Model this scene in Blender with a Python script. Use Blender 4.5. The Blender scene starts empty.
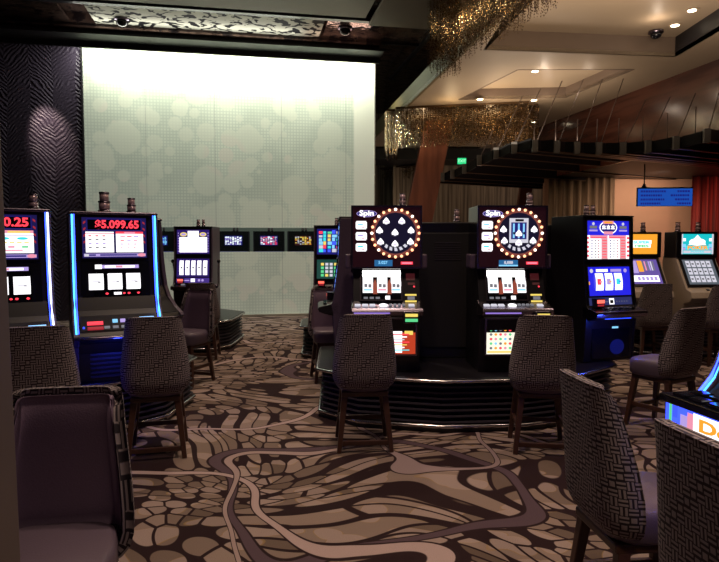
import bpy, math, random
from mathutils import Vector, Matrix, noise
R = math.radians
random.seed(7)
C = bpy.context.scene.collection
V = Vector
# ------------------------------------------------------------------ camera
F = 620.0
CAMZ = 1.5
PITCH = math.atan(36/F)
cd = bpy.data.cameras.new('camera'); cam = bpy.data.objects.new('camera', cd); C.objects.link(cam)
cam.location = (0, 0, CAMZ); cam.rotation_euler = (math.pi/2 - PITCH, 0, 0)
cd.sensor_width = 36; cd.lens = F/719*36; cd.clip_start = .02; cd.clip_end = 100
bpy.context.scene.camera = cam

def at(px, py, Y):
    dx = (px-359.5)/F; dy = (281-py)/F
    c, s = math.cos(PITCH), math.sin(PITCH)
    t = Y/(c+dy*s)
    return V((dx*t, Y, CAMZ + t*(-s+dy*c)))

def atz(px, py, z):
    dx = (px-359.5)/F; dy = (281-py)/F
    c, s = math.cos(PITCH), math.sin(PITCH); t = (z-CAMZ)/(-s+dy*c)
    return V((dx*t, t*(c+dy*s), z))
# ------------------------------------------------------------------ node helper
class NT:
    def __init__(s, m):
        s.t = m.node_tree; s.n = s.t.nodes; s.l = s.t.links
    def node(s, typ, **kw):
        n = s.n.new(typ)
        for k, v in kw.items(): setattr(n, k, v)
        return n
    def put(s, sock, v):
        if v is None: return
        if isinstance(v, bpy.types.NodeSocket): s.l.new(v, sock)
        else: sock.default_value = v
    def m(s, op, a, b=None, c=None):
        n = s.node('ShaderNodeMath', operation=op)
        s.put(n.inputs[0], a); s.put(n.inputs[1], b); s.put(n.inputs[2], c)
        return n.outputs[0]
    def vm(s, op, a, b=None, sc=None):
        n = s.node('ShaderNodeVectorMath', operation=op)
        s.put(n.inputs[0], a); s.put(n.inputs[1], b)
        if sc is not None: s.put(n.inputs['Scale'], sc)
        return n.outputs['Value'] if op in ('LENGTH', 'DISTANCE', 'DOT_PRODUCT') else n.outputs[0]
    def mix(s, f, a, b):
        n = s.node('ShaderNodeMix', data_type='RGBA')
        s.put(n.inputs[0], f); s.put(n.inputs[6], a if isinstance(a, bpy.types.NodeSocket) else (*a, 1)); s.put(n.inputs[7], b if isinstance(b, bpy.types.NodeSocket) else (*b, 1))
        return n.outputs[2]
    def noise(s, vec, scale, detail=2, dims='3D', rough=.5):
        n = s.node('ShaderNodeTexNoise', noise_dimensions=dims)
        s.put(n.inputs['Vector'], vec); n.inputs['Scale'].default_value = scale; n.inputs['Detail'].default_value = detail
        n.inputs['Roughness'].default_value = rough
        return n.outputs['Fac'], n.outputs['Color']
    def vor(s, vec, scale, feature='F1', dims='2D', rnd=1):
        n = s.node('ShaderNodeTexVoronoi', feature=feature, voronoi_dimensions=dims)
        s.put(n.inputs['Vector'], vec); n.inputs['Scale'].default_value = scale; n.inputs['Randomness'].default_value = rnd
        return n
    def sep(s, v):
        n = s.node('ShaderNodeSeparateXYZ'); s.put(n.inputs[0], v); return n.outputs
    def comb(s, x, y, z=0.0):
        n = s.node('ShaderNodeCombineXYZ'); s.put(n.inputs[0], x); s.put(n.inputs[1], y); s.put(n.inputs[2], z); return n.outputs[0]
    def step(s, v, lo, hi):   # smooth 0..1 ramp
        n = s.node('ShaderNodeMapRange', interpolation_type='SMOOTHSTEP')
        s.put(n.inputs[0], v); n.inputs[1].default_value = lo; n.inputs[2].default_value = hi
        return n.outputs[0]
    def bump(s, h, strength=.5, dist=.01):
        n = s.node('ShaderNodeBump'); s.put(n.inputs['Height'], h); n.inputs['Strength'].default_value = strength; n.inputs['Distance'].default_value = dist
        return n.outputs[0]

MATS = {}
def mat(name, col=(.5, .5, .5), rough=.5, metal=0, emit=None, es=0, spec=.5, var=.0, bump=0, bscale=40, coat=0):
    if name in MATS: return MATS[name]
    m = bpy.data.materials.new(name); m.use_nodes = True
    b = m.node_tree.nodes['Principled BSDF']; nt = NT(m)
    b.inputs['Base Color'].default_value = (*col, 1); b.inputs['Roughness'].default_value = rough
    b.inputs['Metallic'].default_value = metal; b.inputs['Specular IOR Level'].default_value = spec
    b.inputs['Coat Weight'].default_value = coat
    if emit: b.inputs['Emission Color'].default_value = (*emit, 1); b.inputs['Emission Strength'].default_value = es
    tc = None
    if var or bump:
        tc = nt.node('ShaderNodeTexCoord').outputs['Object']
        f, _ = nt.noise(tc, bscale, 3)
        if var:
            c2 = tuple(max(0, c*(1-var)) for c in col); c3 = tuple(min(1, c*(1+var)) for c in col)
            nt.l.new(nt.mix(f, c2, c3), b.inputs['Base Color'])
        if bump: nt.l.new(nt.bump(f, bump, .004), b.inputs['Normal'])
    MATS[name] = m
    return m
def em(name, col, s=1.0):
    return mat('glow_'+name, (.02, .02, .02), .4, emit=col, es=s)

black = mat('black_plastic', (.007, .006, .009), .32, var=.2)
blackg = mat('black_gloss', (.006, .006, .009), .12, var=.1)
dark = mat('dark_laminate', (.010, .009, .012), .5, var=.3)
purpl = mat('aubergine_laminate', (.075, .05, .085), .4, var=.2)
chrome = mat('chrome', (.55, .53, .55), .22, 1, var=.1)
dchrome = mat('smoked_chrome', (.22, .19, .24), .25, 1, var=.1)
slatm = mat('slat_metal', (.045, .038, .055), .5, .2, var=.2)
greyp = mat('grey_plastic', (.30, .28, .27), .5, var=.1)
beigep = mat('beige_plastic', (.48, .40, .32), .5, var=.1)
woodd = mat('dark_leg_wood', (.055, .022, .014), .4, var=.4, bscale=25)
leather = mat('mauve_leather', (.21, .145, .215), .42, var=.12, bump=.25, bscale=180)
seatl = mat('darker_seat_leather', (.10, .072, .10), .42, var=.12, bump=.25, bscale=180)  # back-pad leather repeated in a darker tone for the seat
welt = mat('leather_welt', (.10, .07, .09), .5, var=.1)
white_e = em('white', (1, .97, 1), 1.5)
white_s = em('white_soft', (.9, .88, 1), .75)
red_e = em('red', (1, .05, .08), 1.4)
dred_e = em('dark_red', (.6, .03, .05), .6)
pink_e = em('pink', (1, .35, .5), .9)
blue_e = em('blue', (.05, .1, 1), 1.2)
dblue_e = em('navy', (.02, .02, .35), .5)
lblue_e = em('light_blue', (.25, .65, 1), 1.1)
cyan_e = em('cyan', (.05, .8, .85), 1.0)
gold_e = em('gold', (1, .75, .15), 1.0)
orange_e = em('orange', (1, .38, .03), 1.1)
green_e = em('green', (.15, .9, .35), .8)
lilac_e = em('lilac', (.6, .45, 1), .8)
maroon_e = em('maroon', (.14, .02, .025), .35)
grey_e = em('grey', (.35, .35, .4), .5)
ink = mat('print_ink', (.01, .01, .015), .5)

# woven key-pattern upholstery (UV in metres)
def fabric():
    m = bpy.data.materials.new('basket_weave_fabric'); m.use_nodes = True; nt = NT(m); b = m.node_tree.nodes['Principled BSDF']
    uv = nt.node('ShaderNodeTexCoord').outputs['UV']
    o = nt.sep(nt.vm('SCALE', uv, sc=1/.030))
    u, v = o[0], o[1]
    cu, cv = nt.m('FLOOR', u), nt.m('FLOOR', v)
    par = nt.m('ABSOLUTE', nt.m('MODULO', nt.m('ADD', cu, cv), 2.0))
    fu, fv = nt.m('FRACT', u), nt.m('FRACT', v)
    w = nt.m('ADD', nt.m('MULTIPLY', par, fu), nt.m('MULTIPLY', nt.m('SUBTRACT', 1.0, par), fv))
    st = nt.step(nt.m('ABSOLUTE', nt.m('SUBTRACT', nt.m('FRACT', nt.m('MULTIPLY', w, 2.0)), .5)), .22, .30)
    # solid little squares every third cell
    q = nt.m('MULTIPLY', nt.m('COMPARE', nt.m('FLOORED_MODULO', nt.m('ADD', cu, cv), 3.0), 0.0, .2), par)
    du = nt.m('MAXIMUM', nt.m('ABSOLUTE', nt.m('SUBTRACT', fu, .5)), nt.m('ABSOLUTE', nt.m('SUBTRACT', fv, .5)))
    sq = nt.m('SUBTRACT', 1.0, nt.step(du, .28, .34))
    patt = nt.m('ADD', nt.m('MULTIPLY', q, sq), nt.m('MULTIPLY', nt.m('SUBTRACT', 1.0, q), nt.m('SUBTRACT', 1.0, st)))
    f, _ = nt.noise(nt.vm('SCALE', uv, sc=300.0), 1.0, 2)
    light = nt.mix(f, (.20, .16, .165), (.30, .25, .255))
    nt.l.new(nt.mix(patt, (.014, .008, .014), light), b.inputs['Base Color'])
    b.inputs['Roughness'].default_value = .85
    nt.l.new(nt.bump(patt, .4, .002), b.inputs['Normal'])
    return m
FAB = fabric()

# ------------------------------------------------------------------ mesh builder
class MB:
    def __init__(s): s.v = []; s.f = []; s.mi = []; s.mats = []; s.uv = []; s.sm = []
    def slot(s, m):
        if m not in s.mats: s.mats.append(m)
        return s.mats.index(m)
    def face(s, idx, m, uv=None, smooth=False):
        s.f.append(tuple(idx)); s.mi.append(s.slot(m)); s.uv.append(uv); s.sm.append(smooth)
    def add(s, pts):
        b = len(s.v); s.v += [tuple(p) for p in pts]; return b
    def quad(s, a, b, c, d, m): i = s.add((a, b, c, d)); s.face((i, i+1, i+2, i+3), m)
    def box(s, x0, y0, z0, x1, y1, z1, m, M=None):
        p = [V((x, y, z)) for z in (z0, z1) for x, y in ((x0, y0), (x1, y0), (x1, y1), (x0, y1))]
        if M: p = [M @ q for q in p]
        i = s.add(p)
        for f in ((3, 2, 1, 0), (4, 5, 6, 7), (0, 1, 5, 4), (1, 2, 6, 5), (2, 3, 7, 6), (3, 0, 4, 7)): s.face([i+k for k in f], m)
    def prism(s, poly, z0, z1, m):
        n = len(poly); i = s.add([(x, y, z0) for x, y in poly]+[(x, y, z1) for x, y in poly])
        s.face([i+k for k in range(n)][::-1], m); s.face([i+n+k for k in range(n)], m)
        for k in range(n): s.face((i+k, i+(k+1) % n, i+n+(k+1) % n, i+n+k), m)
    def xprism(s, prof, x0, x1, m):   # profile in (y,z), extruded along x
        n = len(prof); i = s.add([(x0, y, z) for y, z in prof]+[(x1, y, z) for y, z in prof])
        s.face([i+k for k in range(n)], m); s.face([i+n+k for k in range(n)][::-1], m)
        for k in range(n): s.face((i+k, i+n+k, i+n+(k+1) % n, i+(k+1) % n), m)
    def bar(s, a, b, w, h, m, w2=None, h2=None):
        a, b = V(a), V(b); d = (b-a).normalized(); up = V((0, 0, 1)) if abs(d.z) < .9 else V((0, 1, 0))
        sx = d.cross(up).normalized(); sy = sx.cross(d).normalized(); w2 = w2 or w; h2 = h2 or h
        p = [a+sx*i*w/2+sy*j*h/2 for i, j in ((-1, -1), (1, -1), (1, 1), (-1, 1))]+[b+sx*i*w2/2+sy*j*h2/2 for i, j in ((-1, -1), (1, -1), (1, 1), (-1, 1))]
        i = s.add(p)
        for f in ((3, 2, 1, 0), (4, 5, 6, 7), (0, 1, 5, 4), (1, 2, 6, 5), (2, 3, 7, 6), (3, 0, 4, 7)): s.face([i+k for k in f], m)
    def tube(s, pts, r, m, n=8, closed=False, caps=True):
        pts = [V(p) for p in pts]; K = len(pts); rings = []
        for k, p in enumerate(pts):
            if closed: d = pts[(k+1) % K]-pts[k-1]
            else: d = pts[min(k+1, K-1)]-pts[max(k-1, 0)]
            d.normalize(); up = V((0, 0, 1)) if abs(d.z) < .95 else V((0, 1, 0))
            sx = d.cross(up).normalized(); sy = sx.cross(d)
            rr = r[k] if isinstance(r, (list, tuple)) else r
            rings.append(s.add([p+(sx*math.cos(2*math.pi*j/n)+sy*math.sin(2*math.pi*j/n))*rr for j in range(n)]))
        for k in range(K if closed else K-1):
            a, b = rings[k], rings[(k+1) % K]
            for j in range(n): s.face((a+j, a+(j+1) % n, b+(j+1) % n, b+j), m, smooth=True)
        if caps and not closed:
            s.face([rings[0]+j for j in range(n)][::-1], m); s.face([rings[-1]+j for j in range(n)], m)
    def lathe(s, prof, m, n=16, o=(0, 0, 0), M=None):
        rings = []
        for r, z in prof:
            p = [V((o[0]+r*math.cos(2*math.pi*j/n), o[1]+r*math.sin(2*math.pi*j/n), o[2]+z)) for j in range(n)]
            if M: p = [M @ q for q in p]
            rings.append(s.add(p))
        for a, b in zip(rings, rings[1:]):
            for j in range(n): s.face((a+j, a+(j+1) % n, b+(j+1) % n, b+j), m, smooth=True)
        s.face([rings[0]+j for j in range(n)][::-1], m); s.face([rings[-1]+j for j in range(n)], m)
    def build(s, name, parent=None, loc=None, bevel=0, bseg=2):
        me = bpy.data.meshes.new(name); me.from_pydata(s.v, [], s.f); me.update()
        for m in s.mats: me.materials.append(m)
        me.polygons.foreach_set('material_index', s.mi); me.polygons.foreach_set('use_smooth', s.sm)
        if any(u is not None for u in s.uv):
            L = me.uv_layers.new(name='UVMap')
            for p, u in zip(me.polygons, s.uv):
                if u:
                    for li, c in zip(p.loop_indices, u): L.data[li].uv = c
        o = bpy.data.objects.new(name, me); C.objects.link(o)
        if parent: o.parent = parent
        if loc: o.location = loc
        if bevel:
            b = o.modifiers.new('bevel', 'BEVEL'); b.width = bevel; b.segments = bseg; b.limit_method = 'ANGLE'; b.angle_limit = R(35)
        return o

def tag(o, label, cat, group=None, kind=None):
    o['label'] = label; o['category'] = cat
    if group: o['group'] = group
    if kind: o['kind'] = kind
    return o
def struct(o): o['kind'] = 'structure'; return o
def thing(name, label, cat, loc=(0, 0, 0), rz=0, group=None):
    o = bpy.data.objects.new(name, None); C.objects.link(o); o.location = loc; o.rotation_euler = (0, 0, rz); o.empty_display_size = .1
    return tag(o, label, cat, group)
def dup(root, loc, rz, label, group=None):
    def cp(o, par):
        c = o.copy(); C.objects.link(c); c.parent = par
        for ch in list(o.children): cp(ch, c)
        return c
    kids = list(root.children)
    r = root.copy(); C.objects.link(r); r.location = loc; r.rotation_euler = (0, 0, rz); r['label'] = label
    if group: r['group'] = group
    for k in kids: cp(k, r)
    return r

class Pl:     # a flat panel: origin, u across, v up, n out
    def __init__(s, o, u, v): s.o = V(o); s.u = V(u).normalized(); s.v = V(v).normalized(); s.n = s.u.cross(s.v).normalized()
    def p(s, a, b, c=0): return s.o+s.u*a+s.v*b+s.n*c
    def rot(s): return Matrix((s.u, s.v, s.n)).transposed()
def art(name, pl, items, parent, back=None, thick=.006):
    """rects (a0,b0,a1,b1,mat) and ellipses ('e',cx,cy,rx,ry,mat) printed on one lit glass; back = (a0,b0,a1,b1,mat)"""
    mb = MB()
    if back:
        a0, b0, a1, b1, m = back
        i = mb.add([pl.p(a, b, c) for c in (-thick, 0) for a, b in ((a0, b0), (a1, b0), (a1, b1), (a0, b1))])
        for f in ((3, 2, 1, 0), (4, 5, 6, 7), (0, 1, 5, 4), (1, 2, 6, 5), (2, 3, 7, 6), (3, 0, 4, 7)): mb.face([i+k for k in f], m)
    c = .0006
    for it in items:
        c += .00006
        if it[0] == 'e':
            _, cx, cy, rx, ry, m = it
            i = mb.add([pl.p(cx+rx*math.cos(2*math.pi*k/20), cy+ry*math.sin(2*math.pi*k/20), c) for k in range(20)])
            mb.face(range(i, i+20), m)
        elif it[0] == 'p':
            pts, m = it[1], it[2]
            i = mb.add([pl.p(a, b, c) for a, b in pts]); mb.face(range(i, i+len(pts)), m)
        else:
            a0, b0, a1, b1, m = it
            mb.quad(pl.p(a0, b0, c), pl.p(a1, b0, c), pl.p(a1, b1, c), pl.p(a0, b1, c), m)
    return mb.build(name, parent)
def text(name, s, pl, a, b, size, m, parent, bold=.0, c=.008, width=None, ext=.001):
    cu = bpy.data.curves.new(name, 'FONT'); cu.body = s; cu.size = size; cu.align_x = 'CENTER'; cu.align_y = 'CENTER'; cu.offset = bold; cu.extrude = ext
    cu.resolution_u = 3
    t = bpy.data.objects.new(name, cu); C.objects.link(t)
    bpy.context.view_layer.update()
    me = bpy.data.meshes.new_from_object(t.evaluated_get(bpy.context.evaluated_depsgraph_get()))
    bpy.data.objects.remove(t)
    sx = 1
    if width and len(me.vertices):
        w = max(v.co.x for v in me.vertices)-min(v.co.x for v in me.vertices); sx = width/w
    Mx = pl.rot().to_4x4(); Mx.translation = pl.p(a, b, c+.004)
    me.transform(Mx @ Matrix.Diagonal((sx, 1, 1, 1)))
    me.materials.clear(); me.materials.append(m)
    o = bpy.data.objects.new(name, me); C.objects.link(o); o.parent = parent
    return o

# ------------------------------------------------------------------ setting materials
def carpet():
    m = bpy.data.materials.new('swirl_carpet'); m.use_nodes = True; nt = NT(m); b = m.node_tree.nodes['Principled BSDF']
    P = nt.node('ShaderNodeTexCoord').outputs['Object']
    _, n1 = nt.noise(P, .55, 1, '2D')
    w1 = nt.vm('SCALE', nt.vm('SUBTRACT', n1, (.5, .5, .5)), sc=2.3)
    q = nt.vm('ADD', P, w1)
    q = nt.vm('MULTIPLY', q, (1.0, 1.55, 0))
    de = nt.vor(q, 3.9, 'DISTANCE_TO_EDGE').outputs['Distance']
    f1n = nt.vor(q, 3.9, 'F1'); f1 = f1n.outputs['Distance']; rc = nt.sep(f1n.outputs['Color'])
    cell = nt.m('MULTIPLY', nt.step(de, .05, .072), nt.m('SUBTRACT', 1.0, nt.step(f1, .53, .57)))
    # tonal overlap patches
    _, n2 = nt.noise(P, 2.2, 1, '2D')
    q2 = nt.vm('ADD', nt.vm('SCALE', nt.vm('SUBTRACT', n2, (.5, .5, .5)), sc=.5), nt.vm('MULTIPLY', P, (1.0, 1.6, 0)))
    d2 = nt.vor(q2, 2.6).outputs['Distance']
    patch = nt.m('SUBTRACT', 1.0, nt.step(d2, .34, .36))
    tone = nt.mix(rc[0], (.135, .095, .072), (.33, .245, .205))
    tone = nt.mix(nt.m('MULTIPLY', patch, .55), tone, (.47, .36, .325))
    ring = nt.m('SUBTRACT', 1.0, nt.step(nt.m('ABSOLUTE', nt.m('SUBTRACT', d2, .355)), .006, .016))
    tone = nt.mix(nt.m('MULTIPLY', ring, .45), tone, (.42, .26, .08))
    fb, _ = nt.noise(P, 260, 2, '2D')
    base = nt.mix(cell, (.022, .010, .012), tone)
    # ribbons : big sweeping arcs, warped
    _, n3 = nt.noise(P, .8, 1, '2D')
    pw = nt.vm('ADD', P, nt.vm('SCALE', nt.vm('SUBTRACT', n3, (.5, .5, .5)), sc=1.1))
    def arc(cx, cy, r, w, per):
        t = nt.sep(nt.vm('ADD', pw, (-cx+50*per, -cy+50*per, 0)))
        x = nt.m('SUBTRACT', nt.m('FLOORED_MODULO', t[0], per), per/2); y = nt.m('SUBTRACT', nt.m('FLOORED_MODULO', t[1], per), per/2)
        d = nt.m('ABSOLUTE', nt.m('SUBTRACT', nt.vm('LENGTH', nt.comb(x, y)), r))
        return nt.m('DIVIDE', d, w)
    for k, (cx, cy, r, w, per, col) in enumerate(((1.9, 2.0, .8, .045, 3.7, (.105, .068, .085)), (.9, .2, 1.5, .032, 4.3, (.50, .37, .35)), (3.0, 1.2, 1.25, .022, 4.9, (.42, .31, .29)), (2.1, 3.1, .5, .02, 3.3, (.34, .25, .25)))):
        d = arc(cx, cy, r, w, per)
        base = nt.mix(nt.m('SUBTRACT', 1.0, nt.step(d, 1.35, 1.5)), base, (.025, .012, .014))
        base = nt.mix(nt.m('SUBTRACT', 1.0, nt.step(d, .95, 1.05)), base, col)
    base = nt.mix(nt.m('MULTIPLY', fb, .45), base, (.03, .02, .02))
    nt.l.new(base, b.inputs['Base Color']); b.inputs['Roughness'].default_value = .95
    b.inputs['Specular IOR Level'].default_value = .1
    nt.l.new(nt.bump(fb, .3, .003), b.inputs['Normal'])
    return m

WLEN = (V((.312, 13.4, 0))-V((-5.40, 12.32, 0))).length
def frosted():
    m = bpy.data.materials.new('dotted_frosted_glass'); m.use_nodes = True; nt = NT(m); b = m.node_tree.nodes['Principled BSDF']
    P = nt.node('ShaderNodeTexCoord').outputs['Object']; o = nt.sep(P)
    g = .062
    fx = nt.m('ABSOLUTE', nt.m('SUBTRACT', nt.m('FRACT', nt.m('DIVIDE', o[0], g)), .5)); fz = nt.m('ABSOLUTE', nt.m('SUBTRACT', nt.m('FRACT', nt.m('DIVIDE', o[2], g)), .5))
    grid = nt.step(nt.m('MAXIMUM', fx, fz), .25, .42)
    pz = nt.comb(o[0], o[2])
    def blobs(sc, rmax, off):
        v = nt.vor(nt.vm('ADD', pz, off), sc, 'F1', rnd=.9); r = nt.sep(v.outputs['Color'])[0]
        return nt.step(nt.m('SUBTRACT', nt.m('ADD', nt.m('MULTIPLY', r, rmax), .12), v.outputs['Distance']), 0.0, .07)
    bl = nt.m('MAXIMUM', blobs(1.15, .34, (0, 0, 0)), blobs(2.1, .33, (3.3, 1.7, 0)))
    big = blobs(.62, .34, (1.3, 5.1, 0))
    edge = nt.step(o[0], WLEN-.46, WLEN-.42)
    free = nt.m('MAXIMUM', bl, edge)
    cl, _ = nt.noise(pz, .9, 3, '2D')
    ground = nt.mix(nt.step(cl, .3, .7), (.50, .56, .46), (.60, .66, .54))
    ground = nt.mix(nt.m('MULTIPLY', grid, .42), ground, (.34, .40, .34))
    blc = nt.mix(big, (.60, .64, .52), (.62, .61, .51))
    col = nt.mix(nt.m('MULTIPLY', free, .65), ground, blc)
    col = nt.mix(nt.m('MULTIPLY', edge, .7), col, (.80, .82, .68))
    # narrow joints between panes
    jx = nt.m('ABSOLUTE', nt.m('SUBTRACT', nt.m('FRACT', nt.m('DIVIDE', nt.m('ADD', o[0], .2), 1.35)), .5))
    col = nt.mix(nt.m('MULTIPLY', nt.step(jx, .492, .496), .35), col, (.2, .22, .2))
    nt.l.new(col, b.inputs['Base Color']); b.inputs['Roughness'].default_value = .35; b.inputs['Specular IOR Level'].default_value = .3
    nt.l.new(col, b.inputs['Emission Color']); b.inputs['Emission Strength'].default_value = .27
    return m

def ripple_wall():
    m = bpy.data.materials.new('carved_ripple_panel'); m.use_nodes = True; nt = NT(m); b = m.node_tree.nodes['Principled BSDF']
    P = nt.node('ShaderNodeTexCoord').outputs['Object']; o = nt.sep(P)
    f, _ = nt.noise(P, 3.5, 3); f2, _ = nt.noise(P, 1.2, 2)
    tri = nt.m('PINGPONG', nt.m('ADD', o[0], nt.m('MULTIPLY', f2, .25)), .42)
    ph = nt.m('ADD', nt.m('MULTIPLY', o[2], 74.0), nt.m('ADD', nt.m('MULTIPLY', tri, 70.0), nt.m('MULTIPLY', f, 16.0)))
    h = nt.m('SINE', ph)
    b.inputs['Base Color'].default_value = (.055, .042, .07, 1); b.inputs['Roughness'].default_value = .5
    nt.l.new(nt.bump(h, .45, .012), b.inputs['Normal'])
    return m

def speckle():
    m = bpy.data.materials.new('leaf_cut_ceiling_panel'); m.use_nodes = True; nt = NT(m); b = m.node_tree.nodes['Principled BSDF']
    P = nt.node('ShaderNodeTexCoord').outputs['Object']
    _, c = nt.noise(P, 3.0, 2)
    q = nt.vm('ADD', nt.vm('MULTIPLY', P, (3.2, 4.2, 0)), nt.vm('SCALE', c, sc=2.2))
    f, _ = nt.noise(q, 1.7, 1, '2D')
    k = nt.step(f, .53, .55)
    nt.l.new(nt.mix(k, (.52, .52, .44), (.012, .012, .014)), b.inputs['Base Color']); b.inputs['Roughness'].default_value = .7; b.inputs['Specular IOR Level'].default_value = .1
    return m
def dark_mirror():
    m = bpy.data.materials.new('dark_hammered_ceiling'); m.use_nodes = True; nt = NT(m); b = m.node_tree.nodes['Principled BSDF']
    P = nt.node('ShaderNodeTexCoord').outputs['Object']
    f, c = nt.noise(P, 5.0, 3)
    k = nt.step(f, .52, .6)
    nt.l.new(nt.mix(k, (.20, .13, .11), (.05, .035, .04)), b.inputs['Base Color']); b.inputs['Metallic'].default_value = .7
    b.inputs['Roughness'].default_value = .16; b.inputs['Specular IOR Level'].default_value = .8
    nt.l.new(nt.bump(f, .5, .05), b.inputs['Normal'])
    return m
def streaky(name, c1, c2, scale=(2, 2, .2), rough=.5, spec=.5):
    m = bpy.data.materials.new(name); m.use_nodes = True; nt = NT(m); b = m.node_tree.nodes['Principled BSDF']
    P = nt.node('ShaderNodeTexCoord').outputs['Object']
    f, _ = nt.noise(nt.vm('MULTIPLY', P, scale), 3.0, 5)
    nt.l.new(nt.mix(nt.step(f, .35, .65), c1, c2), b.inputs['Base Color']); b.inputs['Roughness'].default_value = rough
    b.inputs['Specular IOR Level'].default_value = spec
    return m
CARPET = carpet(); FROST = frosted(); RIPPLE = ripple_wall(); SPECK = speckle(); DMIR = dark_mirror()
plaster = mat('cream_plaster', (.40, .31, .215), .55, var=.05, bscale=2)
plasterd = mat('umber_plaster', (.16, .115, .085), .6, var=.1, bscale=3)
olive = mat('olive_fascia', (.15, .115, .045), .6, var=.1, bscale=3)
woodr = streaky('red_brown_veneer', (.055, .018, .013), (.10, .036, .024), (.3, .3, 3), .2)
peach = mat('peach_plaster', (.55, .33, .22), .8, var=.08, bscale=3)
drape = streaky('brown_drape', (.10, .06, .035), (.28, .19, .12), (6, 6, .1), .8)
rdrape = streaky('red_drape', (.10, .008, .006), (.32, .03, .02), (6, 6, .1), .7)
slopew = streaky('oxblood_timber', (.16, .045, .025), (.24, .075, .04), (3, 3, .3), .45)
jambm = mat('taupe_metal_jamb', (.115, .088, .07), .5, var=.15, bscale=4)
tanw = streaky('tan_panelling', (.10, .07, .045), (.30, .23, .16), (5, 5, .15), .6)

# ------------------------------------------------------------------ floor, walls, ceilings
mb = MB(); mb.quad((-12, -2, 0), (14, -2, 0), (14, 22, 0), (-12, 22, 0), CARPET); struct(mb.build('floor'))

# wall frame: runs from (-5.5,12.3) to (.31,13.4)
WA = V((-5.40, 12.32, 0)); WB = V((.312, 13.4, 0)); WD = (WB-WA).normalized(); WL = (WB-WA).length; WROT = math.atan2(WD.y, WD.x)
WN = V((WD.y, -WD.x, 0))     # towards the camera
ZT = 5.52
def wallobj(mbuild, name): 
    o = mbuild.build(name, bevel=0); o.location = WA; o.rotation_euler = (0, 0, WROT); return o
mb = MB(); mb.box(0, 0, 1.86, WL, .06, ZT, FROST); struct(wallobj(mb, 'wall_glass_upper'))
mb = MB(); mb.box(0, 0, .05, WL, .06, 1.36, FROST); struct(wallobj(mb, 'wall_glass_lower'))
glass = mat('clear_glass', (.75, .85, .85), .03)
glass.node_tree.nodes['Principled BSDF'].inputs['Transmission Weight'].default_value = 1; glass.node_tree.nodes['Principled BSDF'].inputs['IOR'].default_value = 1.2
mb = MB(); mb.box(0, .02, 1.36, WL, .04, 1.86, glass); struct(wallobj(mb, 'window_1'))
skirt = mat('aluminium_channel', (.5, .48, .42), .4, .3, var=.1)
mb = MB(); mb.box(0, -.03, 0, WL, .09, .05, skirt); struct(wallobj(mb, 'baseboard_back'))
# room behind the clear band
wall_glow = mat('green_grey_wall_glow', (.42, .47, .39), .7, emit=(.40, .44, .36), es=.12)  # weak emission stands in for light falling on this wall
mb = MB(); mb.box(0, 3.4, 0, WL-.5, 3.5, ZT, wall_glow); struct(wallobj(mb, 'wall_beyond_glass'))
mb = MB(); mb.box(-4.5, -.02, 0, -.03, .12, ZT+.3, RIPPLE); struct(wallobj(mb, 'wall_left_carved'))
mb = MB(); mb.box(-.03, -.05, 0, 0, .12, ZT, dark); mb.box(WL, -.02, 0, WL+.02, .1, ZT, skirt); struct(wallobj(mb, 'trim_1'))
# dark soffit over the glass
mb = MB(); mb.box(-4.5, -.66, ZT, WL, .3, ZT+.3, DMIR); mb.box(-4.5, -.52, 5.20, WL, -.47, ZT, dark); mb.box(-4.5, -1.0, 5.30, WL, -.52, 5.34, dark); struct(wallobj(mb, 'ceiling_soffit_dark'))
# high black ceiling
mb = MB(); mb.box(-12, -2, 5.78, 6, 22, 5.85, DMIR); struct(mb.build('ceiling'))
# panels of the high ceiling, in the wall frame (local x along wall, y negative towards the camera)
def cpanel(name, x0, y0, x1, y1, z, m, n=1):
    q = MB(); q.box(x0, y0, z, x1, y1, z+.05, m); return struct(wallobj(q, name))
cpanel('ceiling_panel_speckled', 0.40, -1.72, 4.55, -.66, 5.60, SPECK)
cpanel('ceiling_panel_dark_1', 4.62, -1.72, 6.6, -.70, 5.62, DMIR)
cpanel('ceiling_panel_dark_2', -4, -1.72, -.05, -.66, 5.60, DMIR)
cpanel('ceiling_panel_umber', 5.25, -4.1, 8.5, -2.2, 5.35, plasterd)
cpanel('ceiling_panel_grey', .8, -4.1, 5.2, -2.12, 5.5, plasterd)
for k in range(3): cpanel('trim_%d' % (k+2), [-4, -4, 6.62][k], [-1.84, -.66, -3][k], [8.5, 6.6, 6.7][k], [-1.73, -.62, 2][k], 5.55, black)

# cream lowered ceiling on the right
Z1 = 4.2; Z2 = 4.47
def ledge(Y): return 1.27-.157*(Y-9.85)
def rwx(Y): return 5.25-.212*(Y-9.06)
mb = MB()
ox0, ox1, oy0, oy1 = 1.75, 4.52, 3.5, 8.78
oy1r = 9.06
def slab(poly, z0, z1, m): mb.prism(poly, z0, z1, m)
slab([(ledge(-1), -1), (rwx(-1), -1), (rwx(oy0), oy0), (ledge(oy0), oy0)], Z1, Z1+.05, plaster)
slab([(ox1, oy0), (rwx(oy0), oy0), (rwx(oy1r), oy1r), (ox1, oy1r)], Z1, Z1+.05, plaster)
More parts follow.
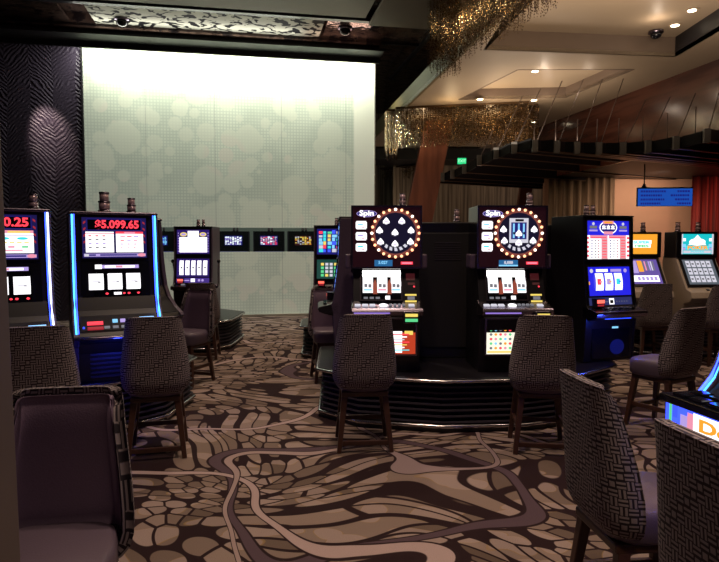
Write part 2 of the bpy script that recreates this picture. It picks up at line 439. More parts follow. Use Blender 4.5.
# recess tray opening corners
T = [at(513, 69, 9.9), at(633, 74, 9.75), at(563, 101, 11.6), at(455, 98, 11.75)]
T = [(1.9+.55, 9.75), (4.22, 9.72), (3.78, 11.55), (1.85, 11.7)]
A = (ledge(oy0), oy0); B = (ox0, oy0); Cc = (ox0, oy1-.04); D = (ox1, oy1r)
slab([A, B, Cc, (ledge(oy1), oy1)], Z1, Z1+.05, plaster)
slab([(ledge(oy1), oy1), Cc, D, T[1], T[0]], Z1, Z1+.05, plaster)
slab([(ledge(oy1), oy1), T[0], T[3], (ledge(12.5), 12.5)], Z1, Z1+.05, plaster)
slab([D, (rwx(oy1r), oy1r), (rwx(12.5), 12.5), T[2], T[1]], Z1, Z1+.05, plaster)
slab([T[3], T[2], (rwx(12.5), 12.5), (ledge(12.5), 12.5)], Z1, Z1+.05, plaster)
slab([(ledge(12.5), 12.5), (rwx(12.5), 12.5), (rwx(16), 16), (3.1, 18.3), (1.2, 18.6), (ledge(17), 17.4)], Z1, Z1+.05, plaster)
struct(mb.build('ceiling_cream'))
mb = MB()
mb.box(ox0-.1, oy0-.1, Z2, ox1+.1, oy1r+.2, Z2+.05, plaster); struct(mb.build('ceiling_cream_raised'))
mb = MB()
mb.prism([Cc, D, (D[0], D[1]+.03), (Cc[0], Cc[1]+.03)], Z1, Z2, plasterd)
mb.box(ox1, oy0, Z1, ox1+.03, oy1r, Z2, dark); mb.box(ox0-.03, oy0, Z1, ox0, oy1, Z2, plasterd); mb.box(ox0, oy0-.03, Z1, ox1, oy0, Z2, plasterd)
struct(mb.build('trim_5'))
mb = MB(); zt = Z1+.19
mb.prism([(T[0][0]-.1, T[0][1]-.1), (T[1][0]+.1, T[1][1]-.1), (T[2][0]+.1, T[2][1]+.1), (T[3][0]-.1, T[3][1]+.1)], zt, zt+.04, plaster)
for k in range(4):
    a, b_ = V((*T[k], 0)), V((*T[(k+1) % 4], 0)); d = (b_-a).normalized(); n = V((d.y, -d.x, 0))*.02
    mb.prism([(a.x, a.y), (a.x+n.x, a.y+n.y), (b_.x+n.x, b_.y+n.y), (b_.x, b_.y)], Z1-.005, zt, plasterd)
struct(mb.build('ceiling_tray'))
# fascia along the left edge of the cream ceiling
mb = MB()
mb.prism([(ledge(2), 2), (ledge(2)+.05, 2), (ledge(17.3)+.05, 17.3), (ledge(17.3), 17.3)], Z1-.02, Z1+.30, olive)
struct(mb.build('trim_6'))
# wood veneered bulkhead on the right, ending above the canopy
mb = MB()
mb.prism([(rwx(2), 2), (rwx(2)+.08, 2), (rwx(16)+.08, 16), (rwx(16), 16)], 3.0, 4.6, woodr)
struct(mb.build('wall_right_bulkhead'))
mb = MB(); mb.prism([(rwx(2)+.05, 2), (13, 2), (13, 22), (rwx(16)+.05, 16)], 3.0, 3.06, dark); struct(mb.build('ceiling_low_right'))
# far walls
mb = MB(); mb.box(1.0, 18.6, 0, 14, 18.7, 4.6, tanw); struct(mb.build('wall_far'))
mb = MB(); mb.box(-2, 20.5, 0, 3, 20.6, 5.8, tanw); struct(mb.build('wall_far_left'))
mb = MB(); mb.box(4.2, 14.2, 0, 12, 14.3, 3.1, peach); struct(mb.build('wall_back_peach'))
mb = MB(); mb.box(13, -2, 0, 13.1, 22, 5.8, dark); struct(mb.build('wall_right'))
mb = MB(); mb.box(-11, -2, 0, -10.9, 14, 5.8, dark); struct(mb.build('wall_left'))
def drapery(name, x0, x1, y, z0, z1, m, label, amp=.06, wl=.18):
    q = MB(); n = int((x1-x0)/.03); top = q.add([(x0+(x1-x0)*k/n, y+amp*math.sin((x1-x0)*k/n/wl*2*math.pi)+random.uniform(-.008, .008), z1) for k in range(n+1)])
    bot = q.add([(x0+(x1-x0)*k/n, y+1.15*amp*math.sin((x1-x0)*k/n/wl*2*math.pi), z0) for k in range(n+1)])
    for k in range(n): q.face((bot+k, bot+k+1, top+k+1, top+k), m, smooth=True)
    o = q.build(name); s = o.modifiers.new('thickness', 'SOLIDIFY'); s.thickness = .01
    return tag(o, label, 'curtain')
drapery('drape', 4.25, 5.75, 14.0, .02, 3.0, drape, 'pleated brown and cream curtain hanging beside the peach wall under the black canopy')
drapery('drape', 7.3, 9.6, 13.7, .02, 3.0, rdrape, 'deep red pleated curtain at the far right behind the machines')
# oxblood leaning column and dark frames in the far middle
def leancol(label, ptop, pbot, w, Y, m, z0, z1, dep=.4):
    q = MB(); a = at(ptop, 150, Y).x; b_ = at(pbot, 240, Y).x
    def xx(z): return b_+(a-b_)*(z-1.5)/((Y/F)*95)
    i = q.add([(xx(z)+dx, Y+dy, z) for z in (z0, z1) for dx, dy in ((0, 0), (w, 0), (w, dep), (0, dep))])
    for f in ((3, 2, 1, 0), (4, 5, 6, 7), (0, 1, 5, 4), (1, 2, 6, 5), (2, 3, 7, 6), (3, 0, 4, 7)): q.face([i+k for k in f], m)
    return tag(q.build('leaning_column', bevel=.01), label, 'column')
leancol('wide oxblood timber column leaning right, behind the wheel machines left of the green exit sign', 420, 400, .60, 13.6, slopew, 0, Z1)
leancol('narrow oxblood timber column leaning right, beyond the brown wall right of the exit sign', 527, 512, .30, 16.0, slopew, 0, Z1, .2)
mb = MB(); mb.box(-.2, 17.2, 3.85, 3.6, 18.5, 4.15, dark); struct(mb.build('ceiling_dark_drop'))

# foreground jamb at the left edge
mb = MB()
mb.bar((-.62, .98, -.0), (-.666, .98, 3.2), .10, .12, jambm)
mb.bar((-.585, .917, 0.0), (-.631, .917, 3.2), .006, .006, dark)
o = mb.build('trim_7', bevel=.004); struct(o)

# ------------------------------------------------------------------ bead curtains
gold = mat('gold_bead', (.50, .36, .19), .2, 1)
goldd = mat('bronze_bead', (.15, .10, .06), .3, 1)
silver = mat('champagne_bead', (.85, .75, .6), .2, 1)
def beads(path, z0, z1, label, spacing=.03, rows=3, bs=.009, dz=.034, rail=True, group=None):
    q = MB(); acc = 0
    L = [V((*p, 0)) for p in path]; pts = []
    for a, b_ in zip(L, L[1:]):
        n = max(1, int((b_-a).length/spacing)); d = (b_-a).normalized(); nn = V((d.y, -d.x, 0))
        for k in range(n):
            for r in range(rows): pts.append(a+(b_-a)*(k+random.random())/n+nn*(r*.07+random.uniform(-.02, .02)))
    for p in pts:
        z = z1-random.uniform(0, .02); zb = z0+random.uniform(0, .12)
        while z > zb:
            m = random.choice((gold, gold, goldd, goldd, goldd, silver)); s = bs*random.uniform(.6, 1.25); h = s*1.5
            x, y = p.x+random.uniform(-.006, .006), p.y+random.uniform(-.006, .006)
            i = q.add(((x, y, z+h), (x+s, y, z), (x, y+s, z), (x-s, y, z), (x, y-s, z), (x, y, z-h)))
            for f in ((0, 1, 2), (0, 2, 3), (0, 3, 4), (0, 4, 1), (5, 2, 1), (5, 3, 2), (5, 4, 3), (5, 1, 4)): q.face([i+k for k in f], m)
            z -= dz*random.uniform(.8, 1.3)
    root = thing('bead_chandelier', label, 'chandelier', (L[0].x, L[0].y, z0))
    o = q.build('bead_strands', root); o['kind'] = 'stuff'; o.location = (-L[0].x, -L[0].y, -z0)
    if rail:
        r = MB()
        for a, b_ in zip(L, L[1:]):
            d = (b_-a).normalized(); nn = V((d.y, -d.x, 0))
            r.prism([tuple((a-nn*.03).xy), tuple((b_-nn*.03).xy), tuple((b_+nn*.19).xy), tuple((a+nn*.19).xy)], z1, z1+.04, goldd)
        o = r.build('mounting_rail', root); o.location = (-L[0].x, -L[0].y, -z0)
    return root
BP = [atz(x, y_, 3.76) for x, y_ in ((449, 66), (459, 61), (475, 54), (494, 44), (514, 33), (536, 20), (560, 6), (592, -12))]
beads([(1.35, 8.5)]+[(p.x, p.y) for p in BP], 3.74, 4.72, 'large curved gold bead chandelier curtain at the top of the picture, nearest of them', .020, 5, .0065, .028)
beads([(.84, 14.4), (.74, 12.5), (3.22, 12.0), (3.05, 13.8)], 3.40, 4.16, 'long rectangular gold bead chandelier hanging under the cream ceiling above the leaning column', .022, 4, .010, .036)
beads([(.75, 19.2), (1.75, 18.2)], 3.45, 3.80, 'small distant yellow bead chandelier beside the glowing glass wall', .05, 2, .018, .06)

# ------------------------------------------------------------------ black canopy of beams
ends = [(433, 183, 14), (444, 181, 13.6), (454, 178, 13.1), (466, 173, 12.5), (481, 165, 11.6), (498, 158, 10.9), (516, 153, 10.3), (537, 151.5, 9.85), (559, 152.5, 9.75), (579, 153.5, 9.75), (601, 154, 9.7), (625, 154, 9.65), (650, 152.5, 9.45), (678, 149, 9.1), (709, 142, 8.6)]
finm = mat('grey_fin_cap', (.10, .10, .095), .5, var=.1); voidm = mat('matt_black', (.004, .004, .005), .8, spec=.1); litedge = mat('bronze_lit_edge', (.35, .22, .15), .3, .8); rodm = mat('steel_rod', (.10, .07, .06), .4, .5)
BL = ['canopy beam', 'beam']
ordw = ['first', 'second', 'third', 'fourth', 'fifth', 'sixth', 'seventh', 'eighth', 'ninth', 'tenth', 'eleventh', 'twelfth', 'thirteenth', 'fourteenth', 'fifteenth']
cn = thing('beam_canopy', 'black canopy of thin overlapping beams hung on rods from the wooden bulkhead', 'canopy', (3.5, 9.7, 2.9))
for k, (px, py, Y) in enumerate(ends):
    p = at(px, py, Y)-V((3.5, 9.7, 2.9)); p.z = max(p.z, -.02) if k > 4 else p.z
    z = p.z; h = .17
    d = V((1, .52, 0)).normalized()
    q = MB(); q.bar(p+V((0, 0, h/2)), p+d*5.5+V((0, 0, h/2)), .06, h, black)
    bm_ = q.build('beam', cn)
    q = MB(); q.bar(p+V((0, -.034, .0)), p+d*5.5+V((0, -.034, .0)), .012, .012, litedge); q.build('lit_edge', bm_)  # bright strip standing in for light caught along the beam edge
    q = MB(); q.box(p.x-.075, p.y-.02, z-.01, p.x+.012, p.y+.04, z+h+.01, finm); q.build('end_cap', bm_)
    if k < 14:
        n = MB(); e = V(at(ends[k+1][0], ends[k+1][1], ends[k+1][2]))-V((3.5, 9.7, 2.9)); 
        n.bar(p+V((.02, .03, h/2+.005)), V((e.x-.08, e.y+.03, p.z+h/2+.005)), .02, h-.01, voidm); n.build('fascia_board', cn)
    if k > 3:
        q = MB(); top = V((min(p.x+.55, rwx(Y+.4)-3.5), p.y+.55, Z1-2.9 if k < 11 else .95))
        q.tube([p+V((.0, .02, h)), top], .007, rodm, 6); q.build('hanger_rod', cn)
        q = MB(); q.tube([p+V((.35, .2, h)), p+V((.35, .2, h+.22+.02*k))], .007, rodm, 6); q.build('hanger_rod', cn)

# ------------------------------------------------------------------ small ceiling things
lampe = em('lamp', (1, .82, .55), 14)
def downlight(x, y, z, label):
    t = thing('recessed_downlight', label, 'downlight', (x, y, z-.006))
    q = MB(); q.lathe([(.085, 0), (.085, .008), (.055, .008), (.055, 0)], plaster, 20); q.build('trim_ring', t)
    q = MB(); q.lathe([(.05, -.005), (.052, -.001)], lampe, 16); q.build('bulb', t)
for i, (px, py, zz, lab) in enumerate([(692, 10, Z2, 'bright downlight in the raised cream ceiling at the top right'), (675, 25, Z2, 'square-looking small downlight beside the black dome camera'),
        (480, 99, Z1, 'glowing downlight in the cream ceiling left of the tray recess'), (534, 100, Z1, 'glowing downlight at the near lip of the tray recess'),
        (535, 71, Z1+.19, 'downlight washing the far left corner of the tray recess'), (590, 86, Z1+.19, 'tiny downlight inside the tray recess'), (533, 122, Z1, 'dim downlight in the cream ceiling beyond the tray'),
        (394, 151, Z1, 'small downlight at the far end of the cream ceiling below the beads')]):
    dy = (281-py)/F; c_, s_ = math.cos(PITCH), math.sin(PITCH); t = (zz-CAMZ)/(-s_+dy*c_); Y = t*(c_+dy*s_); X = (px-359.5)/F*t
    downlight(X, Y, zz, lab)
def dome(px, py, z, label, r=.11):
    dy = (281-py)/F; c_, s_ = math.cos(PITCH), math.sin(PITCH); t = (z-CAMZ)/(-s_+dy*c_); Y = t*(c_+dy*s_); X = (px-359.5)/F*t
    T_ = thing('security_camera', label, 'camera', (X, Y, z))
    q = MB(); q.lathe([(r*1.1, 0), (r*1.1, -.03), (r*.9, -.04)][::-1], dchrome, 20); q.build('mounting_ring', T_)
    q = MB(); q.lathe([(.01, -.04-r*.75), (r*.5, -.04-r*.65), (r*.78, -.04-r*.38), (r*.86, -.03)], blackg, 20); q.build('dome_cover', T_)
dome(656, 31, Z2, 'black dome security camera on the raised cream ceiling near the coffer corner', .09)
dome(122, 19, 5.60, 'round dark dome security camera on the speckled ceiling panel', .13)
dome(345, 28, 5.62, 'dark dome security camera on the dark ceiling panel above the glass wall', .13)
# exit sign
p = at(462, 161, 14.8)
t = thing('exit_sign', 'small green lit exit sign hanging beneath the far end of the cream ceiling', 'sign', p)
mb = MB(); mb.box(-.10, 0, -.07, .10, .04, .07, em('exit_green', (.02, .75, .25), 1.0)); mb.build('sign_box', t)
text('lettering', 'EXIT', Pl((0, 0, 0), (1, 0, 0), (0, 0, 1)), 0, 0, .09, em('exit_text', (.5, 1, .7), 1.2), t, c=.004)
mb = MB(); mb.tube([(0, .02, .085), (0, .02, Z1-p.z)], .01, black, 6); mb.build('stem', t)
# blue information monitor
p = at(665, 197, 11.6); t = thing('message_board', 'wide blue information board hanging under the black canopy before the peach wall', 'sign', p, R(-4))
mb = MB(); mb.box(-.50, 0, -.17, .50, .06, .18, black); mb.build('housing', t, bevel=.01)
its = []
for r in range(4):
    y = .105-r*.075; x = -.44
    while x < -.02-(r % 2)*.06:
        w = random.uniform(.02, .04); its.append((x, y-.018, x+w, y+.018, dblue_e)); x += w+.012
    x = .22-(r == 1)*.12-(r == 2)*.04
    while x < .43:
        w = random.uniform(.02, .04); its.append((x, y-.018, x+w, y+.018, dblue_e)); x += w+.012
art('display', Pl((0, -.004, 0), (1, 0, 0), (0, 0, 1)), its, t, (-.49, -.165, .49, .155, em('board_blue', (.015, .10, .55), .75)))
mb = MB(); mb.tube([(-.37, .03, .17), (-.37, .03, 3.01-p.z)], .012, black, 6); mb.lathe([(.05, .18), (.02, .24)], black, 10, (-.37, .03, 0)); mb.build('stem', t)

# ------------------------------------------------------------------ slot machine bases
PH = .44
def base(label, poly, loc=(0, 0), group=None):
    cx = sum(p[0] for p in poly)/len(poly); cy = sum(p[1] for p in poly)/len(poly)
    rel = [(x-cx, y-cy) for x, y in poly]
    def off(d):   # inward offset
        n = len(rel); out = []
        for k in range(n):
            a, b_, c_ = V(rel[k-1]), V(rel[k]), V(rel[(k+1) % n])
            d1 = (b_-a).normalized(); d2 = (c_-b_).normalized(); n1 = V((-d1.y, d1.x)); n2 = V((-d2.y, d2.x)); nn = (n1+n2).normalized()
            out.append(tuple(b_+nn*(d/max(.35, nn.dot(n1)))))
        return out
    t = thing('machine_plinth', label, 'plinth', (cx, cy, 0), 0, group)
    q = MB(); q.prism(off(.09), .01, PH-.03, dark); q.build('core', t)
    q = MB(); q.prism(off(0), PH-.035, PH, black); q.build('top_slab', t, bevel=.006)
    q = MB(); q.prism(off(.02), 0, .035, black); q.build('foot_slab', t, bevel=.006)
    q = MB()
    for k in range(7): q.prism(off(.02+.002*k), .075+k*.047, .075+k*.047+.014, slatm)
    q.build('louvre_slats', t)
    for nm, z, o_, r in (('upper_rail', PH-.022, -.006, .014), ('lower_rail', .05, .012, .016)):
        q = MB(); q.tube([(x, y, z) for x, y in off(o_)], r, chrome, 8, closed=True); q.build(nm, t)
    return t
base('central machine base with louvred sides and chrome rails under the two wheel machines',
     [(-.36, 5.35), (-.02, 5.02), (.66, 4.86), (1.35, 4.92), (1.85, 5.12), (2.30, 5.52), (2.4, 6.3), (1.7, 7.0), (.5, 7.0), (.05, 6.55), (-.4, 6.45)])
base('left machine base with louvres and rail under the dollar jackpot machines',
     [(-3.3, 3.6), (-2.72, 3.75), (-2.2, 4.55), (-1.92, 4.80), (-1.62, 5.2), (-1.58, 5.9), (-1.95, 6.35), (-3.0, 6.4), (-3.7, 5.2)])
base('far left machine base with stacked louvres before the glowing glass wall',
     [(-2.75, 8.55), (-2.05, 8.55), (-1.85, 8.9), (-1.85, 9.9), (-2.3, 10.3), (-2.95, 9.9)])
base('far machine base with pale stacked louvres right of the glowing glass wall',
     [(-.78, 8.2), (-.55, 8.05), (.3, 8.05), (.5, 8.6), (.3, 9.3), (-.5, 9.3), (-.82, 8.9)])
base('right rear machine base under the slant top poker machines',
     [(3.55, 8.35), (5.3, 8.1), (6.2, 8.2), (6.2, 9.5), (3.6, 9.6)])
base('near right machine base under the machine with the glowing button deck',
     [(1.5, .9), (1.62, .85), (2.4, .9), (2.4, 2.9), (1.5, 2.75)])

# ------------------------------------------------------------------ machine parts
def lerp_prof(prof, z):
    for (y0, z0), (y1, z1) in zip(prof, prof[1:]):
        if z1 <= z <= z0 or z0 <= z <= z1:
            return y0+(y1-y0)*(z-z0)/((z1-z0) or 1)
    return prof[0][0]
def fplane(prof, z0, z1, out=.004):
    y0, y1 = lerp_prof(prof, z0), lerp_prof(prof, z1)
    pl = Pl((0, y0, z0), (1, 0, 0), (0, y1-y0, z1-z0)); pl.h = math.hypot(y1-y0, z1-z0); pl.o = pl.o+pl.n*out
    return pl
def frame(name, pl, a0, b0, a1, b1, w, m, parent, d=.012):
    q = MB()
    for x0, y0, x1, y1 in ((a0-w, b0-w, a1+w, b0), (a0-w, b1, a1+w, b1+w), (a0-w, b0, a0, b1), (a1, b0, a1+w, b1)):
        i = q.add([pl.p(a, b, c) for c in (-.01, d) for a, b in ((x0, y0), (x1, y0), (x1, y1), (x0, y1))])
        for f in ((3, 2, 1, 0), (4, 5, 6, 7), (0, 1, 5, 4), (1, 2, 6, 5), (2, 3, 7, 6), (3, 0, 4, 7)): q.face([i+k for k in f], m)
    return q.build(name, parent)
def candle(parent, x, y, z, h=.14, r=.035):
    q = MB(); q.lathe([(r*1.15, z), (r*1.15, z+.02), (r*.8, z+.03)], dchrome, 14, (x, y, 0)); q.lathe([(r*.95, z+.03), (r*.95, z+h*.5)], mat('smoky_lens', (.62, .45, .50), .2, .3), 14, (x, y, 0))
    q.lathe([(r*1.05, z+h*.5), (r*1.05, z+h*.57)], dchrome, 14, (x, y, 0)); q.lathe([(r*.8, z+h*.57), (r*.8, z+h*.92)], MATS['smoky_lens'], 14, (x, y, 0)); q.lathe([(r*.88, z+h*.92), (r*.88, z+h)], dchrome, 14, (x, y, 0))
    return q.build('candle_light', parent)
def pbutton(parent, pl, a, b, rx, ry, m, round_=False, h=.012, label=None):
    q = MB()
    if round_:
        Mx = pl.rot().to_4x4(); Mx.translation = pl.p(a, b); q.lathe([(rx, 0), (rx, h*.7), (rx*.8, h)], m, 16, M=Mx)
    else:
        i = q.add([pl.p(a+sx*rx*k, b+sy*ry*k, c) for c, k in ((0, 1), (h*.7, 1), (h, .85)) for sx, sy in ((-1, -1), (1, -1), (1, 1), (-1, 1))])
        for l in (0, 4):
            for k in range(4): q.face((i+l+k, i+l+(k+1) % 4, i+l+4+(k+1) % 4, i+l+4+k), m)
        q.face((i+8, i+9, i+10, i+11), m); q.face((i+3, i+2, i+1, i), m)
    return q.build('button', parent)
def reel(parent, pl, a, b, w, h, sym, symm, m=white_e):
    """a curved reel strip bulging out of its window"""
    q = MB(); n = 6; pts = []
    for k in range(n+1):
        th = -1+2*k/n; pts.append((b+h/2*th, .003+.010*(1-th*th)))
    i = q.add([pl.p(a+s*w/2, bb, c) for bb, c in pts for s in (-1, 1)])
    for k in range(n): q.face((i+2*k, i+2*k+1, i+2*k+3, i+2*k+2), m, smooth=True)
    for (dx, dy, sw, sh), sm in zip(sym, symm):
        q.quad(*[pl.p(a+dx*w+sx*sw*w/2, b+dy*h+sy*sh*h/2, .0155) for sx, sy in ((-1, -1), (1, -1), (1, 1), (-1, 1))], sm)
    return q.build('reel', parent)

def machine_root(name, label, x, y, rot, group=None, z=PH): return thing(name, label, 'slot machine', (x, y, z+.003), R(rot), group)

# ---- T1: curved cabinet with LED side strips
P1 = [(-.13, 1.29), (-.145, 1.15), (-.16, .95), (-.18, .80), (-.205, .66), (-.25, .56), (-.33, .47), (-.41, .41), (-.425, .385), (-.415, .36), (-.36, .335), (-.22, .30), (-.19, .22), (-.18, 0)]
def curved_machine(label, x, y, rot, amount, led, led2, lit=True, tone='pay'):
    t = machine_root('slot_machine', label, x, y, rot)
    q = MB(); q.xprism([(.25, 0), (.25, 1.29)]+P1, -.28, .28, black); cab = q.build('cabinet', t)
    for s in (-1, 1):
        q = MB(); pp = [(y_-.016, z_) for y_, z_ in P1[:-3]]+[(-.24, .28), (-.20, .0)]
        a, b_ = (.28, .325) if s > 0 else (-.325, -.28)
        q.xprism([(.26, 0), (.26, 1.31)]+pp, a, b_, purpl); q.build('side_panel', t, bevel=.006)
        if lit:
            q = MB(); q.tube([(s*.302, y_-.021, z_) for y_, z_ in P1[:8]], .006, led, 8); q.build('led_strip', t)
            q = MB(); q.tube([(s*.302-s*.014, y_-.018, z_) for y_, z_ in P1[:8]], .0035, led2, 6); q.build('led_strip', t)
    q = MB(); q.box(-.325, -.16, 1.29, .325, .26, 1.315, dchrome); q.build('top_cap', t, bevel=.008)
    q = MB(); q.tube([(-.32, -.425, .375), (-.2, -.437, .372), (.2, -.437, .372), (.32, -.425, .375)], .012, dchrome, 8); q.build('deck_trim', t)
    if lit: candle(t, -.05 if tone == 'pay' else .24, .1, 1.315, .17 if tone == 'pay' else .12, .045 if tone == 'pay' else .034)
    pl = fplane(P1, .955, 1.28)
    frame('bezel', pl, -.235, .0, .235, .315, .012, blackg, t)
    if lit:
        its = [(-.20, .215, .20, .305, dblue_e), (-.195, .22, .195, .30, blackg)]
        for s in (-1, 1):
            for k in range(4): its.append(('p', [(s*.225, .28-k*.05), (s*.208, .29-k*.05), (s*.208, .275-k*.05), (s*.225, .262-k*.05)], dred_e))
        if tone == 'pay':
            its += [(-.21, .045, -.008, .205, white_e), (.008, .045, .21, .205, white_e), (.008, .19, .21, .207, red_e), (.07, .192, .15, .205, pink_e), (-.21, .190, -.008, .196, red_e)]
            for r in range(4):
                for c_ in range(3): its.append((-.19+c_*.05, .168-r*.03, -.168+c_*.05, .178-r*.03, (red_e, grey_e, lilac_e, grey_e)[r]))
                for c_ in range(3): its.append((.04+c_*.05, .165-r*.03, .075+c_*.05-.008*r, .174-r*.03, (pink_e, red_e, lilac_e, pink_e)[(r+c_) % 4]))
        else:
            its += [(-.21, .045, .21, .205, white_e), (-.21, .045, -.15, .205, blue_e), (-.14, .185, .21, .205, pink_e), (.05, .187, .19, .2, gold_e), (-.13, .167, .21, .172, lilac_e)]
            for c_ in range(3): its.append(('e', -.09+c_*.115, .148, .035, .010, cyan_e))
            for c_ in range(7): its.append((-.12+c_*.045, .115, -.09+c_*.045, .123, gold_e))
            for c_ in range(4): its.append((-.12+c_*.085, .082, -.08+c_*.085, .095, (grey_e, pink_e, pink_e, green_e)[c_]))
            its += [(-.09, .06, .14, .070, pink_e)]
        its += [(-.225, .012, .225, .035, lilac_e), (-.19, .018, .16, .03, dblue_e), ('e', .195, .024, .03, .014, pink_e), (-.22, .014, -.19, .033, white_s), (-.14, .014, -.11, .033, lilac_e)]
        sc = art('top_screen', pl, its, t, (-.235, 0, .235, .315, mat('screen_navy', (.01, .01, .05), .2, emit=(.02, .015, .12), es=.6)))
        if amount: text('jackpot_digits', amount, pl, .02 if len(amount) > 5 else .105, .26, .085, red_e, sc, .003, .003, width=.32 if len(amount) > 5 else .155)
    else: art('top_screen', pl, [], t, (-.235, 0, .235, .315, blackg))
    pl = fplane(P1, .66, .93)
    glass_p = art('reel_glass', pl, [], t, (-.25, .0, .25, .27, blackg))
    if lit:
        for k, dx in enumerate((-.135, 0, .135)):
            reel(glass_p, pl, dx-.01, .115, .105, .125, [(0, .0, .5, .06), (.2, -.05, .2, .05)], [white_s, grey_e])
        art('award_strip', pl, [(-.145, .218, .17, .245, lilac_e), (-.15, .215, -.10, .248, white_e), (-.08, .222, .14, .24, white_e), (.0, .224, .05, .238, pink_e), (-.02, .012, .035, .032, white_e), ('e', -.07, .022, .012, .008, red_e), ('e', .09, .022, .011, .008, red_e), ('e', .16, .022, .011, .008, red_e), ('e', .055, .022, .01, .007, red_e)], glass_p, (-.17, .006, .185, .252, blackg), .001)
    pl = fplane(P1, .42, .53, .004)
    dk = art('button_deck', pl, [], t, (-.27, -.0, .27, .15, black))
    if lit:
        pbutton(dk, pl, -.17, .07, .055, .014, red_e); pbutton(dk, pl, -.17, .02, .055, .012, dred_e); pbutton(dk, pl, -.25, .03, .008, .008, blue_e, True)
        for k in range(3): pbutton(dk, pl, -.03+k*.055, .085, .018, .014, [lblue_e, lilac_e, lblue_e][k])
        for k in range(4): pbutton(dk, pl, -.09+k*.06, .025, .02, .009, grey_e)
        pbutton(dk, pl, .20, .085, .055, .026, em('spin_blue', (.25, .55, 1), 2.0))
    q = MB(); q.box(-.12, -.30, .322, .12, -.24, .328, em('under_blue', (.03, .06, 1), 5 if lit else 0)); q.build('under_deck_light', t)
    q = MB()
    for k in range(6): q.box(-.2, -.196, .03+k*.035, .2, -.18, .045+k*.035, slatm)
    q.build('belly_grille', t)
    return t
led_c = em('led_cyan', (.05, .38, 1), 4.5); led_b = em('led_blue', (.02, .05, 1), 9.0); led_w = em('led_white_blue', (.55, .6, 1), 4.5)
m5099 = curved_machine('curved blue-edged slot machine whose red jackpot meter reads $5.099.65', -1.98, 4.99, 27, '$5.099.65', led_c, led_b)
candle(m5099, .16, .12, 1.315, .13, .035)
curved_machine('curved slot machine with white-blue edge light and jackpot ending 0.25, at the far left', -2.57, 4.42, 33, '0.25', led_w, led_b, tone='rows')
curved_machine('dark curved slot machine seen from its side, right behind the $5.099.65 machine', -2.24, 5.92, 60, '', led_c, led_b, lit=False)
near = curved_machine('near slot machine at the right edge with a glowing deck front and blue edge light', 1.65, 2.07, -79, '', led_b, led_c)
# glowing front lip of the near machine
lip = Pl((0, -.432, .37), (1, 0, 0), (0, .06, 1))
for o_ in list(near.children):
    if o_.name.startswith('deck_trim'): bpy.data.objects.remove(o_)
mb = MB(); mb.box(-.33, -.47, .475, .33, -.30, .505, blackg); mb.box(-.33, -.47, .34, .33, -.438, .40, blackg); mb.box(-.33, -.44, .39, .33, -.3, .48, black)
nd = mb.build('deck_housing', near, bevel=.006)
pl = Pl((0, -.446, .395), (1, 0, 0), (0, 0, 1))
sc = art('deck_front_screen', pl, [(-.30, .0, -.285, .08, green_e), (-.28, .03, -.255, .08, blue_e), (-.205, .0, -.175, .065, pink_e), (-.175, .0, .3, .07, white_e), (-.24, .0, -.205, .05, lilac_e)], near, (-.32, 0, .32, .08, em('deck_front_blue', (.04, .08, 1), 2.0)))
text('lettering', 'Double', pl, .03, .035, .06, orange_e, sc, .002, .004, width=.34)
pl = Pl((0, -.385, .506), (1, 0, 0), (0, 1, 0))
for r in range(2):
    for k in range(7): pbutton(nd, pl, -.25+k*.083, -.04+r*.075, .032, .024, blackg, False, .012)

